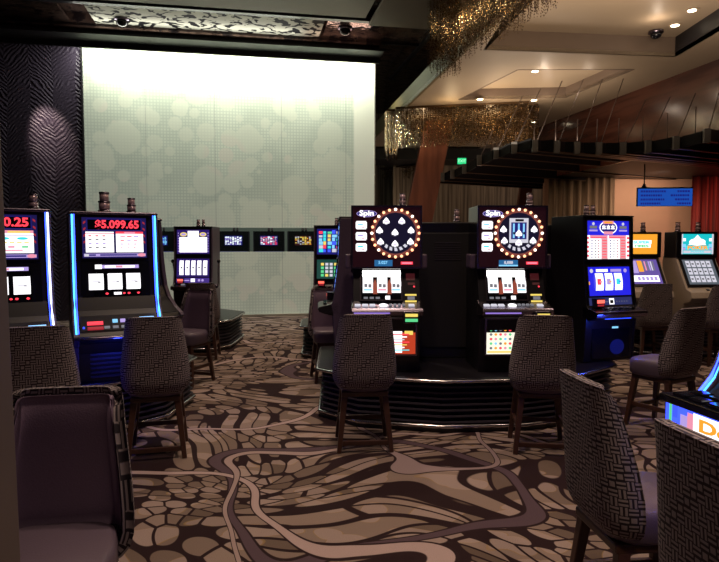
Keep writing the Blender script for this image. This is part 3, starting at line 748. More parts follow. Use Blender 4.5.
# ---- T2: wheel machines
P2 = [(-.14, .86), (-.24, .585), (-.26, .56), (-.40, .535), (-.41, .50), (-.40, .47), (-.26, .45), (-.23, 0)]
bulbm = em('bulb_amber', (1, .42, .22), 2.6); bulbw = em('bulb_white', (1, .75, .6), 3.2)
def wheel_machine(label, x, y, rot, variant):
    t = machine_root('wheel_slot_machine', label, x, y, rot)
    q = MB(); q.xprism([(.28, 0), (.28, .86)]+P2, -.28, .28, black); q.build('cabinet', t, bevel=.004)
    q = MB(); q.box(-.295, -.20, .855, .295, .15, 1.385, blackg); q.build('top_box', t, bevel=.012)
    pl = Pl((0, -.203, .87), (1, 0, 0), (0, 0, 1))
    frame('top_frame', pl, -.28, .005, .28, .50, .015, dchrome, t, .012)
    WX = .075 if variant == 1 else .055; WY = .285; Q = .86
    its = [('e', WX, WY, .208, .208, em('wheel_rim', (.20, .035, .02), .5)), ('e', WX, WY, .188, .188, em('wheel_ring', (.50, .12, .09), .45)), ('e', WX, WY, .172, .172, mat('wheel_field', (.01, .01, .015), .3, emit=(.015, .012, .05), es=.4))]
    if variant == 1:
        pos = [(-.09, .12), (.06, .12), (-.155, .03), (-.005, .01), (.15, .03), (-.145, -.08), (-.005, -.10), (.145, -.08)]
    else:
        its += [(WX-.08, WY-.08, WX+.08, WY+.125, white_s), (WX-.065, WY-.05, WX+.065, WY+.09, dblue_e), (WX-.03, WY+.098, WX+.04, WY+.117, ink)]
        for k in range(3): its.append((WX-.05+k*.042, WY-.04, WX-.035+k*.042, WY+.08, lblue_e)); its.append((WX-.048+k*.042, WY-.01, WX-.034+k*.042, WY+.01, ink))
        pos = [(-.15, .04), (.15, .04), (-.14, -.07), (.14, -.07), (.0, .0), (.0, -.09)]
    for a, b_ in pos:
        a = WX+a*Q; b_ = WY+b_*Q
        its += [('p', [(a-.026, b_-.022), (a+.026, b_-.022), (a+.028, b_-.004), (a+.012, b_+.018), (a, b_+.030), (a-.012, b_+.018), (a-.028, b_-.004)], white_e), (a-.010, b_-.031, a+.010, b_-.022, white_s), (a-.016, b_-.010, a+.016, b_-.003, lilac_e)]
    for k in range(5):
        th = R(232+k*19); its.append(('p', [(WX+(.128+dr)*math.cos(th+dt), WY+(.135+dr)*math.sin(th+dt)) for dr, dt in ((-.014, -.10), (-.014, .10), (.014, .13), (.014, -.05))][::-1], white_s))
    for k in range(3):
        bb = .352-k*.092; its += [(-.25, bb-.034, -.17, bb+.034, white_e), (-.256, bb-.026, -.164, bb+.026, white_e), (-.24, bb+.0, -.195, bb+.012, (lblue_e, lilac_e, cyan_e)[k]), (-.205, bb-.022, -.185, bb-.014, pink_e)]
    its += [(-.10 if variant == 1 else -.11, .01, .05, .062, em('meter_blue', (.02, .16, .40), .8)), (.12, .025, .22, .048, red_e), (.13, .031, .21, .042, pink_e)]
    if variant == 2: its += [(-.11, .01, .05, .022, lblue_e)]
    its += [('e', -.165, .447, .085, .028, lilac_e), ('e', -.165, .447, .08, .024, dblue_e)]
    sc = art('top_screen', pl, its, t, (-.28, .005, .28, .50, mat('wheel_glass', (.02, .008, .01), .12, emit=(.03, .006, .012), es=.3)))
    text('logo_lettering', 'Spin', pl, -.165, .45, .06, white_e, sc, .002, .004, width=.12)
    text('meter_digits', '8,888' if variant == 2 else '5.027', pl, -.03, .04, .034, white_s if variant == 2 else lblue_e, sc, .001, .004)
    n = 24
    for k in range(n):
        th = 2*math.pi*k/n; q = MB(); Mx = pl.rot().to_4x4(); Mx.translation = pl.p(WX+.197*math.cos(th), WY+.197*math.sin(th), 0)
        dim = (variant == 1 and 250 < math.degrees(th)) or (variant == 1 and math.degrees(th) < 15) 
        q.lathe([(.0125, 0), (.0105, .010), (.005, .014)], bulbm if (k % 3 or dim) else bulbw, 10, M=Mx); q.build('bulb', sc)
    for s in (-1, 1):
        q = MB(); q.box(min(s*.295, s*.345), -.17, .86, max(s*.295, s*.345), .0, .98, purpl); q.build('speaker_wing', t, bevel=.012)
    # reel section
    pl = fplane(P2, .60, .85); 
    frame('reel_bezel', pl, -.21, .0, .12, .26, .012, dchrome, t)
    gl = art('reel_glass', pl, [(-.20, .20, .13, .255, em('reel_lamp', (1, .98, .92), 5))], t, (-.21, .0, .13, .26, blackg))
    for k, dx in enumerate((-.155, -.035, .08)):
        reel(gl, pl, dx, .135, .085, .15, [(0, -.35, .8, .10), (-.2, -.1, .3, .2), (.2, -.12, .3, .2)], [lblue_e if k != 1 else pink_e, grey_e, grey_e], white_e)
        if k < 2:
            q = MB(); i = q.add([pl.p(dx+.06+a, b_, c_) for a, b_, c_ in ((-.018, .045, .018), (.018, .045, .018), (.018, .13, .018), (0, .175, .018), (-.018, .13, .018))]); q.face(range(i, i+5), mat('rocket_red', (.35, .08, .05), .4, emit=(.5, .12, .08), es=.3)); q.build('reel_divider', gl)
    art('credit_meter', pl, [(-.19+k*.05, .008, -.155+k*.05, .026, grey_e) for k in range(3)]+[(-.01, -.005, .03, .035, white_e)], gl, (-.2, -.008, .13, .038, blackg), .001)
    its = [(.165, .17, .24, .23, maroon_e), (.18, .13, .24, .15, maroon_e), ('e', .232, .115, .008, .008, red_e), (.155, .035, .25, .05, gold_e), (.155, -.02, .25, -.005, gold_e), (.175, .0, .235, .03, grey_e)]
    art('card_reader', pl, its, t, (.15, -.02, .255, .25, black))
    # deck
    q = MB(); q.xprism([(-.20, .60), (-.26, .575), (-.41, .545), (-.425, .52), (-.41, .49), (-.2, .47)], -.29, .29, dchrome); dk = q.build('button_deck', t, bevel=.005)
    pl = Pl((0, -.34, .562), (1, 0, 0), (0, 1, .2))
    for k, a in enumerate((-.24, -.18, -.12, -.03, .20)): pbutton(dk, pl, a, 0, .024 if a != -.03 else .035, .018, [white_s, white_s, white_s, white_e, white_s][k], a == -.03)
    for k in range(4): pbutton(dk, pl, .03+k*.035, .01, .012, .012, grey_e)
    q = MB(); q.box(-.27, -.43, .505, .02, -.424, .515, em('deck_line', (.4, .25, .9), .8)); q.build('deck_light_line', t)
    ba = MB(); ba.box(.13, -.46, .43, .25, -.40, .525, black); bq = ba.build('bill_acceptor', t, bevel=.004)
    art('slot_light', Pl((.19, -.463, .44), (1, 0, 0), (0, 0, 1)), [(-.05, .045, .05, .07, gold_e), (-.05, .005, .05, .03, green_e)], bq)
    # belly glass
    pl = Pl((0, -.252, .13), (1, 0, 0), (0, 0, 1))
    frame('belly_frame', pl, -.22, .02, .24, .31, .015, dchrome, t)
    if variant == 1:
        bk = em('belly_red', (.60, .06, .02), .9); its = [(-.2, .03, .13, .21, white_e), (.0, .22, .18, .29, white_s)]
        its += [('e', .10, .255, .05, .025, cyan_e), ('e', .10, .255, .03, .012, ink), (.15, .18, .22, .29, gold_e), ('e', .19, .25, .03, .03, white_s)]
        for r in range(7): its.append((-.05+.015*(r % 2), .18-r*.022, .19-.02*(r % 3), .189-r*.022, (red_e, white_e, white_s, red_e, gold_e, white_e, cyan_e)[r]))
    else:
        bk = em('belly_cream', (1, .95, .78), 1.1); its = [(-.21, .03, .23, .045, gold_e)]
        for r in range(6):
            for c_ in range(5): its.append(('e', -.18+c_*.04, .26-r*.038, .012, .011, (red_e, pink_e, green_e, lblue_e, grey_e, orange_e)[(r*2+c_) % 6]))
            its.append((.03, .255-r*.038, .06+.02*(r % 3), .262-r*.038, grey_e)); its.append((.12, .255-r*.038, .2, .262-r*.038, lilac_e))
    art('belly_glass', pl, its, t, (-.22, .02, .24, .31, bk))
    candle(t, .15 if variant == 1 else .22, .05, 1.385, .12, .03)
    return t
wheel_machine('wheel-topped slot machine with red lit belly glass, left of the central pair', .225, 5.38, 0, 1)
wheel_machine('wheel-topped slot machine with cream lit belly glass, right of the central pair', 1.265, 5.38, 2, 2)

# ---- T3: upright machines
P3 = [(-.17, 1.31), (-.185, .89), (-.22, .62), (-.24, .52), (-.26, .49), (-.37, .465), (-.38, .44), (-.36, .41), (-.24, .38), (-.22, 0)]
def upright(label, x, y, rot, style, lever=(), z=PH, W=.28, parts=True):
    t = machine_root('upright_slot_machine', label, x, y, rot, z=z)
    q = MB(); q.xprism([(.27, 0), (.27, 1.31)]+P3, -W+.02, W-.02, black); q.build('cabinet', t, bevel=.004)
    for s in (-1, 1):
        q = MB(); q.xprism([(.275, 0), (.275, 1.32)]+[(a-.012, b_) for a, b_ in P3[:5]]+[(-.25, .4), (-.225, 0)], min(s*(W-.02), s*W), max(s*(W-.02), s*W), black if style == 'seven' else purpl); q.build('side_panel', t, bevel=.004)
    q = MB(); q.box(-W, -.19, 1.31, W, .275, 1.325, black); q.build('top_cap', t, bevel=.004)
    candle(t, .0, .12, 1.325, .11, .028); candle(t, .075, .12, 1.325, .11, .024)
    w = W-.045
    pl = fplane(P3, .93, 1.275)
    frame('top_bezel', pl, -w, 0, w, .345, .01, dark, t)
    pr = fplane(P3, .60, .86); pm = fplane(P3, .52, .59)
    frame('reel_bezel', pr, -w, 0, w, .26, .01, dark, t)
    if style == 'seven':
        its = [(-w, .0, w, .215, white_e)]
        for r in range(5):
            its.append((-w, .02+r*.04, -w+.025, .04+r*.04, red_e)); its.append((w-.025, .02+r*.04, w, .04+r*.04, red_e))
        for s in (0, 1):
            x0 = -.20+s*.205; its += [(x0, .185, x0+.195, .215, pink_e), (x0+.125, .0, x0+.195, .185, em('pay_pink', (1, .45, .5), .8)), (x0+.01, .192, x0+.18, .2, red_e)]
            for r in range(7):
                for c_ in range(3): its.append((x0+.014+c_*.037, .012+r*.025, x0+.028+c_*.037, .024+r*.025, (dblue_e, grey_e, dred_e)[(r*3+c_) % 3]))
                its.append((x0+.135, .014+r*.025, x0+.185, .022+r*.025, red_e))
        its += [('e', 0, .285, .098, .062, white_e), ('e', 0, .285, .088, .052, dblue_e), (-.06, .318, .06, .345, pink_e), (-.045, .322, .045, .340, orange_e), (-.05, .222, .05, .25, pink_e)]
        for k in (-1, 0, 1): its += [('p', [(k*.05-.022, .27), (k*.05+.022, .27), (k*.05+.014, .288), (k*.05+.022, .302), (k*.05+.005, .30), (k*.05, .314), (k*.05-.005, .30), (k*.05-.022, .302), (k*.05-.014, .288)], white_e)]
        for s in (-1, 1): its += [('e', s*.165, .318, .014, .014, white_s), (s*.165-.04, .275, s*.165+.04, .30, grey_e), (s*.165-.045, .25, s*.165+.045, .265, lilac_e)]
        sc = art('top_screen', pl, its, t, (-w, 0, w, .345, em('seven_blue', (.02, .02, .85), .9)))
        gl = art('reel_glass', pr, [(-.14, .215, -.01, .24, white_e), (.02, .215, .14, .24, lilac_e), ('e', -.19, .225, .018, .018, white_s), ('e', .185, .225, .018, .018, lilac_e), (-w+.005, .10, -w+.02, .13, orange_e)], t, (-w, 0, w, .26, em('reel_blue', (.02, .02, .9), .9)))
        for k in range(3): reel(gl, pr, -.115+k*.105, .125, .085, .155, [(-.1, 0, .5, .35), (.1, .0, .3, .1)], [(red_e, lilac_e, cyan_e)[k], (pink_e, orange_e, blue_e)[k]])
        its = [(-.02, .0, .035, .055, white_e), (-.01, .01, .025, .04, ink)]
        for k in range(10): its.append((-.19+k*.016, .02, -.18+k*.016, .03, grey_e)); its.append((.06+k*.014, .02+.01*(k % 2), .068+k*.014, .03, grey_e))
        art('meter_panel', pm, its, t, (-w, -.005, w, .065, em('meter_navy', (.05, .06, .25), .5)))
    elif style == 'white':
        its = [(-.20, .0+.02, .20, .24, white_e), (-.08, .24, .08, .33, white_e), ('e', -.14, .28, .05, .03, gold_e), ('e', .14, .28, .05, .03, gold_e), ('e', -.14, .28, .035, .018, lilac_e), ('e', .14, .28, .035, .018, lilac_e)]
        for k in range(8): its += [(-.22, .03+k*.037, -.208, .045+k*.037, lilac_e), (.208, .03+k*.037, .22, .045+k*.037, lilac_e)]
        for r in range(4): its.append((-.17, .06+r*.045, .17, .066+r*.045, white_s))
        sc = art('top_screen', pl, its, t, (-w, 0, w, .345, em('indigo', (.05, .02, .28), .5)))
        gl = art('reel_glass', pr, [], t, (-w, 0, w, .26, em('indigo', (.05, .02, .28), .5)))
        for k in range(5): reel(gl, pr, -.165+k*.085, .13, .06, .21, [(0, .0, .4, .12)], [grey_e])
        art('meter_panel', pm, [(-.03, .005, .03, .055, white_e), (-.16, .02, -.05, .035, lilac_e), ('e', -.19, .03, .012, .012, pink_e), ('e', .09, .03, .018, .018, lilac_e), ('e', .14, .03, .018, .018, lilac_e)], t, (-w, -.005, w, .065, em('indigo2', (.10, .05, .4), .6)))
    else:
        its = []
        rnd = random.Random(label)
        cols = {'multi': [lblue_e, blue_e, cyan_e, red_e, gold_e, white_s, green_e], 'red': [pink_e, red_e, white_s, white_e], 'fruit': [orange_e, white_s, maroon_e, gold_e], 'lilac': [white_e, lilac_e, white_e], 'blue': [blue_e, lblue_e]}[style]
        for r in range(6):
            for c_ in range(7):
                its.append((-.21+c_*.06, .03+r*.05, -.21+c_*.06+rnd.uniform(.03, .058), .03+r*.05+rnd.uniform(.025, .048), rnd.choice(cols)))
        if not parts:
            pl = Pl(pl.p(0, .07), (1, 0, 0), pl.v); w = .2; its = [(a*.9, b_*.62, c_*.9, d_*.62, m_) for a, b_, c_, d_, m_ in its]
        art('top_screen', pl, its, t, (-w, 0, w, .345 if parts else .22, dblue_e if style != 'fruit' else maroon_e))
        w = W-.045
        its = [(-.18+c_*.06, .03+r*.05, -.14+c_*.06, .065+r*.05, rnd.choice([green_e, white_s, gold_e] if style == 'multi' else cols)) for r in range(4) for c_ in range(6)]
        art('reel_glass', pr, its, t, (-w, 0, w, .26, em('teal_dim', (.02, .12, .10), .5) if style == 'multi' else dblue_e))
    if parts:
        q = MB(); q.xprism([(-.2, .515), (-.26, .497), (-.385, .47), (-.395, .45), (-.38, .42), (-.2, .40)], -W, W, dchrome if style == 'seven' else black); dk = q.build('button_deck', t, bevel=.004)
        pl = Pl((0, -.325, .488), (1, 0, 0), (0, 1, .22))
        for k in range(5): pbutton(dk, pl, -.12+k*.07, 0, .025, .016, grey_e if style == 'white' else blackg)
        q = MB(); q.box(-.21, -.30, .50, -.12, -.20, .58, black); ba = q.build('bill_acceptor', t)
        art('slot_light', Pl((-.165, -.303, .505), (1, 0, 0), (0, 0, 1)), [(-.04, .035, .04, .065, em('slot_red', (1, .12, .08), 2)), (-.035, .008, .035, .025, dred_e)], ba)
    if style == 'seven':
        art('belly_glass', Pl((0, -.236, .03), (1, 0, 0), (0, 0, 1)), [('e', .08, .10, .08, .07, em('belly_blue', (.01, .02, .4), .22)), (.02, .27, .09, .30, lblue_e)], t, (-.2, 0, .22, .32, blackg))
        q = MB(); q.box(-.14, -.34, .40, .14, -.28, .405, em('under_blue2', (.02, .06, 1), 3)); q.build('under_deck_light', t)
    for s in lever:
        q = MB(); q.lathe([(.03, -.02), (.03, .02)], dchrome, 12, M=Matrix.Translation((s*(W+.02), -.02, .45)) @ Matrix.Rotation(R(90), 4, 'Y'))
        q.tube([(s*(W+.035), -.02, .45), (s*(W+.045), -.05, .70), (s*(W+.055), -.06, .80)], .009, dchrome, 8); lv = q.build('lever', t)
        q = MB(); q.lathe([(.006, -.028), (.02, -.02), (.028, 0), (.02, .02), (.006, .028)], black, 12, (s*(W+.057), -.06, .82)); q.build('knob', lv)
    return t
upright('blue upright slot machine with stars oval and pay table, right of the wheel machines', 2.20, 5.82, 19, 'seven')
upright('upright slot machine with white paytable screen and side levers, before the glass wall', -2.40, 9.15, 0, 'white', (-1, 1))
upright('upright slot machine with a colourful top screen standing left of the wheel machines', -.33, 8.62, -4, 'multi')
upright('dark upright slot machine seen edge-on between the colourful one and the wheel machines', -.02, 6.15, -86, 'blue', (1,), parts=True)
# dark machine backs inside the central group
def back_cabinet(label, x, y, rot, h=1.27, w=.34):
    t = machine_root('slot_machine', label, x, y, rot)
    q = MB(); q.xprism([(-.24, 0), (.24, 0), (.26, .5), (.22, .9), (.18, h), (-.24, h)], -w, w, black); q.build('cabinet', t, bevel=.01)
    q = MB(); q.box(-w+.05, -.252, .1, w-.05, -.24, h-.1, dark); dr = q.build('rear_door', t, bevel=.004)
    q = MB(); q.tube([(w-.1, -.262, .55), (w-.1, -.262, .65)], .008, dchrome, 6); q.build('lock_handle', dr)
    q = MB()
    for k in range(8): q.box(-.12, -.258, h-.35+k*.022, .12, -.25, h-.342+k*.022, slatm)
    q.build('vent_grille', t)
    candle(t, .12, .0, h, .13, .03)
    return t
back_cabinet('black slot machine back standing in the gap between the two wheel machines', .82, 6.02, 0)
back_cabinet('black slot machine back hidden in shade behind the right wheel machine', 1.55, 6.35, 0, 1.26)

# ---- T4: slant-top machines
def slant(label, x, y, rot, style):
    t = machine_root('slant_top_slot_machine', label, x, y, rot)
    P4 = [(-.02, .90), (-.30, .46), (-.42, .42), (-.44, .34), (-.38, .28), (-.25, .25), (-.22, 0)]
    q = MB(); q.xprism([(.3, 0), (.3, .90)]+P4, -.29, .29, beigep); q.build('cabinet', t, bevel=.01)
    q = MB(); q.box(-.30, -.06, .88, .30, .25, 1.24, black); q.build('top_box', t, bevel=.008)
    pl = Pl((0, -.064, .93), (1, 0, 0), (0, 0, 1))
    frame('screen_frame', pl, -.235, 0, .235, .28, .03, black, t)
    if style == 'orange':
        its = [(-.15, .14, .15, .195, white_e), (-.17, .09, .14, .135, white_e), (-.15, .10, .13, .19, white_e)]
        sc = art('top_screen', pl, its, t, (-.235, 0, .235, .28, em('screen_orange', (1, .40, .03), 1.0)))
        text('lettering', 'SUPER', pl, 0, .163, .05, cyan_e, sc, .002, .003, .24); text('lettering', 'TIMES', pl, 0, .112, .045, green_e, sc, .002, .003, .22)
    else:
        its = [('p', [(-.13, .13), (.13, .13), (.0, .27)], white_e), ('e', 0, .17, .12, .05, white_e), (-.20, .01, .2, .05, white_s), (-.235, 0, -.21, .28, white_s), (.21, 0, .235, .28, white_s), (-.18, .06, .18, .115, cyan_e)]
        for s in (-1, 1): its += [(s*.19-.025, .10+.0, s*.19+.025, .14, lblue_e), (s*.19-.02, .18, s*.19+.02, .22, white_e), (s*.19-.02, .06, s*.19+.02, .09, lilac_e)]
        sc = art('top_screen', pl, its, t, (-.235, 0, .235, .28, em('screen_teal', (.01, .62, .68), .9)))
        text('lettering', 'POKER', pl, 0, .088, .07, orange_e, sc, .003, .003, .30); text('lettering', 'POWER', pl, 0, .03, .03, cyan_e, sc, .001, .003, .2)
    d = V((0, .28, .44)); pl = Pl((0, -.30, .46), (1, 0, 0), d); pl.o = pl.o+pl.n*.006
    frame('main_bezel', pl, -.225, .06, .225, .46, .035, black, t, .01)
    if style == 'orange':
        its = [(-.19, .10, .19, .2, white_e), (-.21, .24, -.08, .44, lilac_e), (-.07, .26, -.0, .44, orange_e)]+[(.0+k*.03, .28, .02+k*.03, .43, (grey_e, pink_e, grey_e, lilac_e, white_s, grey_e)[k]) for k in range(6)]+[(-.12+k*.06, .12, -.08+k*.06, .18, lilac_e) for k in range(5)]
        bk = em('poker_purple', (.16, .10, .45), .8)
    else:
        its = [(-.18+c_*.075, .10+r*.12, -.12+c_*.075, .20+r*.12, white_s) for r in range(3) for c_ in range(5)]+[(-.17+c_*.075, .14+r*.12, -.14+c_*.075, .16+r*.12, ink) for r in range(3) for c_ in range(5)]
        bk = em('keno_grey', (.15, .18, .22), .6)
    art('main_screen', pl, its, t, (-.225, .06, .225, .46, bk))
    pl = Pl((0, -.36, .445), (1, 0, 0), (0, .95, .3))
    for k in range(3): pbutton(t, pl, -.02+k*.1, 0, .03 if k == 2 else .018, .018, black)
    q = MB(); q.box(-.28, -.20, .0, .28, -.225, .24, black); q.build('belly_door', t)
    candle(t, -.18, .12, 1.24, .14, .035); candle(t, .12, .12, 1.24, .14, .035)
    return t
slant('slant-top slot machine with an orange upper screen, before the peach wall', 3.98, 8.85, 4, 'orange')
slant('slant-top poker machine with a turquoise upper screen at the far right', 4.72, 8.75, 4, 'teal')
# machines beyond the glass wall, seen through the clear band
for k, (px, st, lab) in enumerate(((199, 'blue', 'slot machine beyond the glass band half hidden behind the white-screened machine'), (234, 'lilac', 'slot machine with a white-lilac screen seen through the clear glass band'), (269, 'red', 'slot machine with a pink and red screen seen through the clear glass band'), (303, 'fruit', 'slot machine with an orange-brown screen seen through the clear glass band'), (160, 'blue', 'blue-lit slot machine beyond the glass, right of the $5.099.65 machine'))):
    pp = at(px, 245, 14.6); upright(lab, pp.x, pp.y, 8, st, z=.49, W=.36, parts=False)
mb = MB(); a = at(150, 245, 14.8); b_ = at(325, 245, 15.0)
mb.box(a.x-.3, 14.0, 0, b_.x+.4, 15.4, .485, dark); tag(mb.build('low_plinth'), 'long dark base carrying the machines beyond the glass wall', 'plinth')

# ------------------------------------------------------------------ chairs
def chair(label, x, y, rot):
    t = thing('casino_chair', label, 'chair', (x, y, 0), R(rot), 'patterned casino chairs')
    zs = [.455, .47, .50, .545, .62, .72, .82, .92, .985, 1.01]
    ws = [.155, .195, .220, .234, .234, .224, .210, .196, .189, .182]
    ds = [.08, .10, .118, .125, .125, .115, .10, .085, .07, .06]
    yb = [.15, .185, .205, .215, .220, .228, .238, .248, .255, .257]
    NS = 24
    def S(s, k):
        a = s*math.pi/2; f = abs(math.sin(a))**.64*(1 if s >= 0 else -1)
        z = zs[k]-(.03*abs(s)**5 if k >= 7 else 0)*(k-6)/3
        return V((ws[k]*f, yb[k]-ds[k]*(1-math.cos(a))**1.35, z))
    def N(s, k):
        e = .02; du = S(min(s+e, 1), k)-S(max(s-e, -1), k); k0, k1 = max(k-1, 0), min(k+1, 9); dv = S(s, k1)-S(s, k0)
        n = du.cross(dv).normalized(); 
        if n.y < 0 and abs(s) < .5: n = -n
        elif abs(s) >= .5 and n.x*s < 0: n = -n
        return n
    tab = [0.0]
    for i in range(60): tab.append(tab[-1]+(S((i+1)/60, 5)-S(i/60, 5)).length)
    def arc_u(s_): return math.copysign(tab[min(60, round(abs(s_)*60))], s_)
    def shellmesh(name, s0, s1, k0, k1, o_out, o_in, m, puff=False):
        q = MB(); n = NS; K = k1-k0+1; G = []
        for lay, off in ((0, o_out), (1, o_in)):
            for k in range(k0, k1+1):
                for j in range(n+1):
                    s = s0+(s1-s0)*j/n; oo = off
                    if puff and lay == 1:
                        e = min(1, min(j, n-j)/2.5, (min(k-k0, k1-k)+.25)/1.3); oo = o_out+(off-o_out)*math.sqrt(max(e, .15))
                    G.append(S(s, k)+N(s, k)*oo)
        q.add(G); st = n+1; L = K*st
        def uvp(j, k): 
            return (arc_u(s0+(s1-s0)*j/n), zs[k])
        for k in range(K-1):
            for j in range(n):
                a = k*st+j; u = [uvp(j, k+k0), uvp(j+1, k+k0), uvp(j+1, k+1+k0), uvp(j, k+1+k0)]
                q.face((a+1, a, a+st, a+st+1), m, [u[1], u[0], u[3], u[2]], True)
                q.face((L+a, L+a+1, L+a+st+1, L+a+st), m, u, True)
        def rim(i, j_, c): q.face((i, j_, L+j_, L+i), m, [c, (c[0]+.02, c[1]), (c[0]+.02, c[1]+.035), (c[0], c[1]+.035)], True)
        for j in range(n): rim(j+1, j, (uvp(j, k0)[0], 0)); rim((K-1)*st+j, (K-1)*st+j+1, (uvp(j, k0)[0], 1.01))
        for k in range(K-1): rim(k*st, (k+1)*st, (0, uvp(0, k+k0)[1])); rim((k+1)*st+n, k*st+n, (.4, uvp(0, k+k0)[1]))
        o = q.build(name, t); sb = o.modifiers.new('subdivision', 'SUBSURF'); sb.levels = 1; sb.render_levels = 1
        return o
    shellmesh('shell', -1, 1, 0, 9, .0, -.036, FAB)
    shellmesh('back_pad', -.93, .93, 3, 8, -.030, -.062, leather, True)
    # seat cushion
    q = MB(); prof = [(.44, .93), (.455, 1.0), (.53, 1.0), (.56, .97), (.572, .88), (.575, .0)]
    n = 28; rings = []
    for z, kx in prof[:-1]:
        pts = []
        for j in range(n):
            a = 2*math.pi*j/n; cx = abs(math.cos(a))**.5*math.copysign(1, math.cos(a)); cy = abs(math.sin(a))**.5*math.copysign(1, math.sin(a))
            wy = .205 if cy > 0 else .20; wx = .205 if cy <= 0 else .19
            pts.append((wx*cx*kx, -.035+wy*cy*kx, z))
        rings.append(q.add(pts))
    for a, b_ in zip(rings, rings[1:]):
        for j in range(n): q.face((a+j, a+(j+1) % n, b_+(j+1) % n, b_+j), seatl, smooth=True)
    q.face([rings[-1]+j for j in range(n)], seatl, smooth=True); q.face([rings[0]+j for j in range(n)][::-1], seatl)
    q.build('seat', t)
    q = MB(); q.box(-.17, -.19, .405, .17, .16, .445, woodd); q.build('seat_frame', t, bevel=.01)
    F0 = {}
    for sx in (-1, 1):
        for sy in (-1, 1):
            a = V((sx*.145, -.02+sy*.145, .42)); b_ = V((sx*.19, -.02+sy*.195, 0)); F0[sx, sy] = (a, b_)
            q = MB(); q.bar(b_, a, .032, .032, woodd, .046, .046); q.build('leg', t, bevel=.004)
    def lg(sx, sy, z): a, b_ = F0[sx, sy]; return b_+(a-b_)*z/.42
    for p_, r_, z in (((-1, 1), (1, 1), .07), ((-1, -1), (1, -1), .16), ((-1, -1), (-1, 1), .19), ((1, -1), (1, 1), .19)):
        q = MB(); q.bar(lg(*p_, z), lg(*r_, z), .022, .035, woodd); q.build('stretcher', t, bevel=.003)
    return t
GC = 'patterned casino chairs'
# chair front is local -y; its back faces +y
c0 = chair('patterned chair before the left wheel machine, seen from behind with four wooden legs', .03, 4.58, 184)
def ch(x, y, rot, label): return dup(c0, (x, y, 0), R(rot), label, GC)
ch(1.33, 4.52, 172, 'patterned chair before the right wheel machine, seen from behind')
ch(-1.46, 4.42, 194, 'patterned chair in front of the $5.099.65 machine, back to the camera')
ch(-2.03, 3.92, 200, 'patterned chair before the machine whose jackpot ends 0.25, at the left edge')
ch(-.965, 1.88, 9, 'near left chair turned towards the camera, mauve leather back with patterned rim')
ch(-1.86, 6.72, -22, 'small chair showing its mauve leather back, right of the $5.099.65 machine')
ch(-2.08, 8.20, 186, 'distant patterned chair before the white-screened machine by the glass wall')
ch(-.33, 6.88, 12, 'chair showing its mauve leather inside, left of the left wheel machine')
ch(2.50, 5.02, 210, 'patterned chair standing sideways right of the blue upright machine')
ch(3.78, 8.05, 183, 'distant patterned chair before the machine with the orange screen')
ch(4.52, 7.85, 187, 'distant chair before the turquoise-screened poker machine')
ch(1.05, 2.31, 95, 'near patterned chair at lower right with the blue-lit edge, seen from its side')
ch(1.10, 1.62, 99, 'nearest patterned chair at the bottom right corner, before the glowing deck')

# ------------------------------------------------------------------ lights
def area(loc, size, power, col, rot=(0, 0, 0), sy=None, spread=None):
    l = bpy.data.lights.new('area_lamp', 'AREA'); l.size = size; l.energy = power; l.color = col
    if sy: l.shape = 'RECTANGLE'; l.size_y = sy
    if spread: l.spread = R(spread)
    o = bpy.data.objects.new('area_lamp', l); C.objects.link(o); o.location = loc; o.rotation_euler = rot; o.visible_camera = True
    return o
def point(loc, power, col, r=.05):
    l = bpy.data.lights.new('lamp', 'POINT'); l.energy = power; l.color = col; l.shadow_soft_size = r
    o = bpy.data.objects.new('lamp', l); C.objects.link(o); o.location = loc; return o
def spot(loc, tgt, power, col, ang, r=.05, blend=.6):
    l = bpy.data.lights.new('spot_lamp', 'SPOT'); l.energy = power; l.color = col; l.spot_size = R(ang); l.shadow_soft_size = r; l.spot_blend = blend
    o = bpy.data.objects.new('spot_lamp', l); C.objects.link(o); o.location = loc; o.rotation_euler = (V(tgt)-V(loc)).to_track_quat('-Z', 'Y').to_euler(); return o
warm = (1, .74, .55); warmw = (1, .80, .62)
# linear grazer above the glass wall
g = WA+WD*(WL/2)+WN*.36+V((0, 0, 5.42))
area(g, WL-.1, 190, (1, 1, .86), (R(22), 0, WROT), .10)
# recessed lamps above the aisles; the last is added to brighten near chairs
for x, y, z, p in ((-.2, 2.9, 5.6, 70), (.4, 3.4, 5.6, 90), (-.9, 7.4, 5.6, 120), (-3.5, 8.8, 5.6, 50), (-.8, 10.6, 5.5, 110), (1.3, .2, 4.15, 75)):
    spot((x, y, z), (x, y, 0), p*4.2, warm, 95, .15, 1)
for x, y, z, p in ((3.3, 7.2, 4.1, 30), (3.0, 4.4, 4.4, 30), (5.0, 6.4, 4.1, 40)):
    spot((x, y, z), (x, y, 0), p*3, warm, 110, .1, 1)
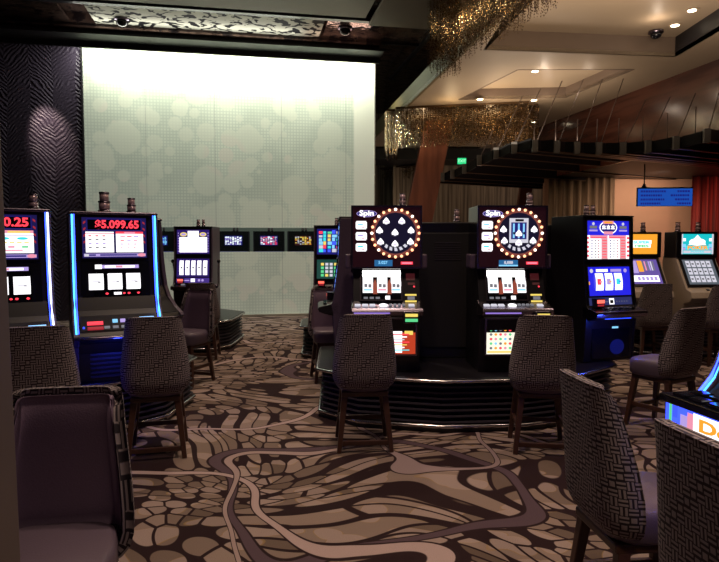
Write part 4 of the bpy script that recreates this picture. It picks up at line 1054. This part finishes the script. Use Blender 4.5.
# added upward area lights without fixtures, brightening the cream ceiling
area((3.4, 6.4, 2.9), 1.6, 60, warmw, (math.pi, 0, 0))
area((2.8, 10.6, 3.15), 1.5, 30, warmw, (math.pi, 0, 0))
for x, y in ((3.9, 8.3), (2.9, 9.9), (3.7, 10.2), (2.4, 11.5), (3.4, 11.4)): point((x, y, Z1-.14 if y > 9 else Z2-.16), 2.6, warmw, .03)
for x, y in ((1.7, 11.7), (2.6, 11.5), (1.3, 13.2), (2.7, 12.9), (1.9, 7.9), (2.3, 7.0), (.9, 7.2), (1.4, 6.0)): point((x, y, 3.95), 5, (1, .72, .4), .08)
spot((-6.10, 11.45, 4.75), (-6.02, 12.2, 3.65), 130, (1, .76, .66), 40, .03, .9)
g2 = WA+WD*2.1+WN*.85+V((0, 0, 5.35)); area(g2, 4.1, 24, (1, .98, .88), (R(212), 0, WROT), .15)  # added uplight, hidden by the ledge, brightening the speckled panel
g2 = WA+WD*4.95+WN*.85+V((0, 0, 5.35)); area(g2, 1.2, 4, (1, .7, .55), (R(212), 0, WROT), .15)  # second, weaker added uplight along the same ledge
# peach wall and far spaces
spot((6.2, 12.6, 2.95), (6.2, 14.2, 2.0), 150, (1, .7, .5), 120, .1, 1)
spot((7.9, 12.4, 2.95), (8.2, 13.7, 2.0), 60, (1, .45, .35), 110, .1, 1)
spot((4.9, 12.8, 3.0), (4.9, 14.2, 1.8), 22, (1, .75, .5), 100, .1, 1)
point((4.6, 16.5, 3.4), 25, warm, .1); point((1.3, 17.2, 2.4), 12, warm, .1)
point((2.4, 12.4, 2.4), 6, (1, .6, .4), .1)
# machine under-deck LEDs
point((-1.78, 4.56, .70), 3.0, (.03, .06, 1), .03); point((-2.35, 4.0, .70), 3.0, (.05, .04, 1), .03)
point((2.22, 5.30, .80), 3.5, (.03, .08, 1), .03); point((1.22, 1.98, .80), 4.0, (.08, .08, 1), .03)

w = bpy.data.worlds.new('world'); bpy.context.scene.world = w; w.use_nodes = True
w.node_tree.nodes['Background'].inputs[0].default_value = (.50, .30, .62, 1); w.node_tree.nodes['Background'].inputs[1].default_value = .02
vs = bpy.context.scene.view_settings; vs.view_transform = 'Standard'; vs.look = 'None'; vs.gamma = 1; vs.use_curve_mapping = False; vs.exposure = 0
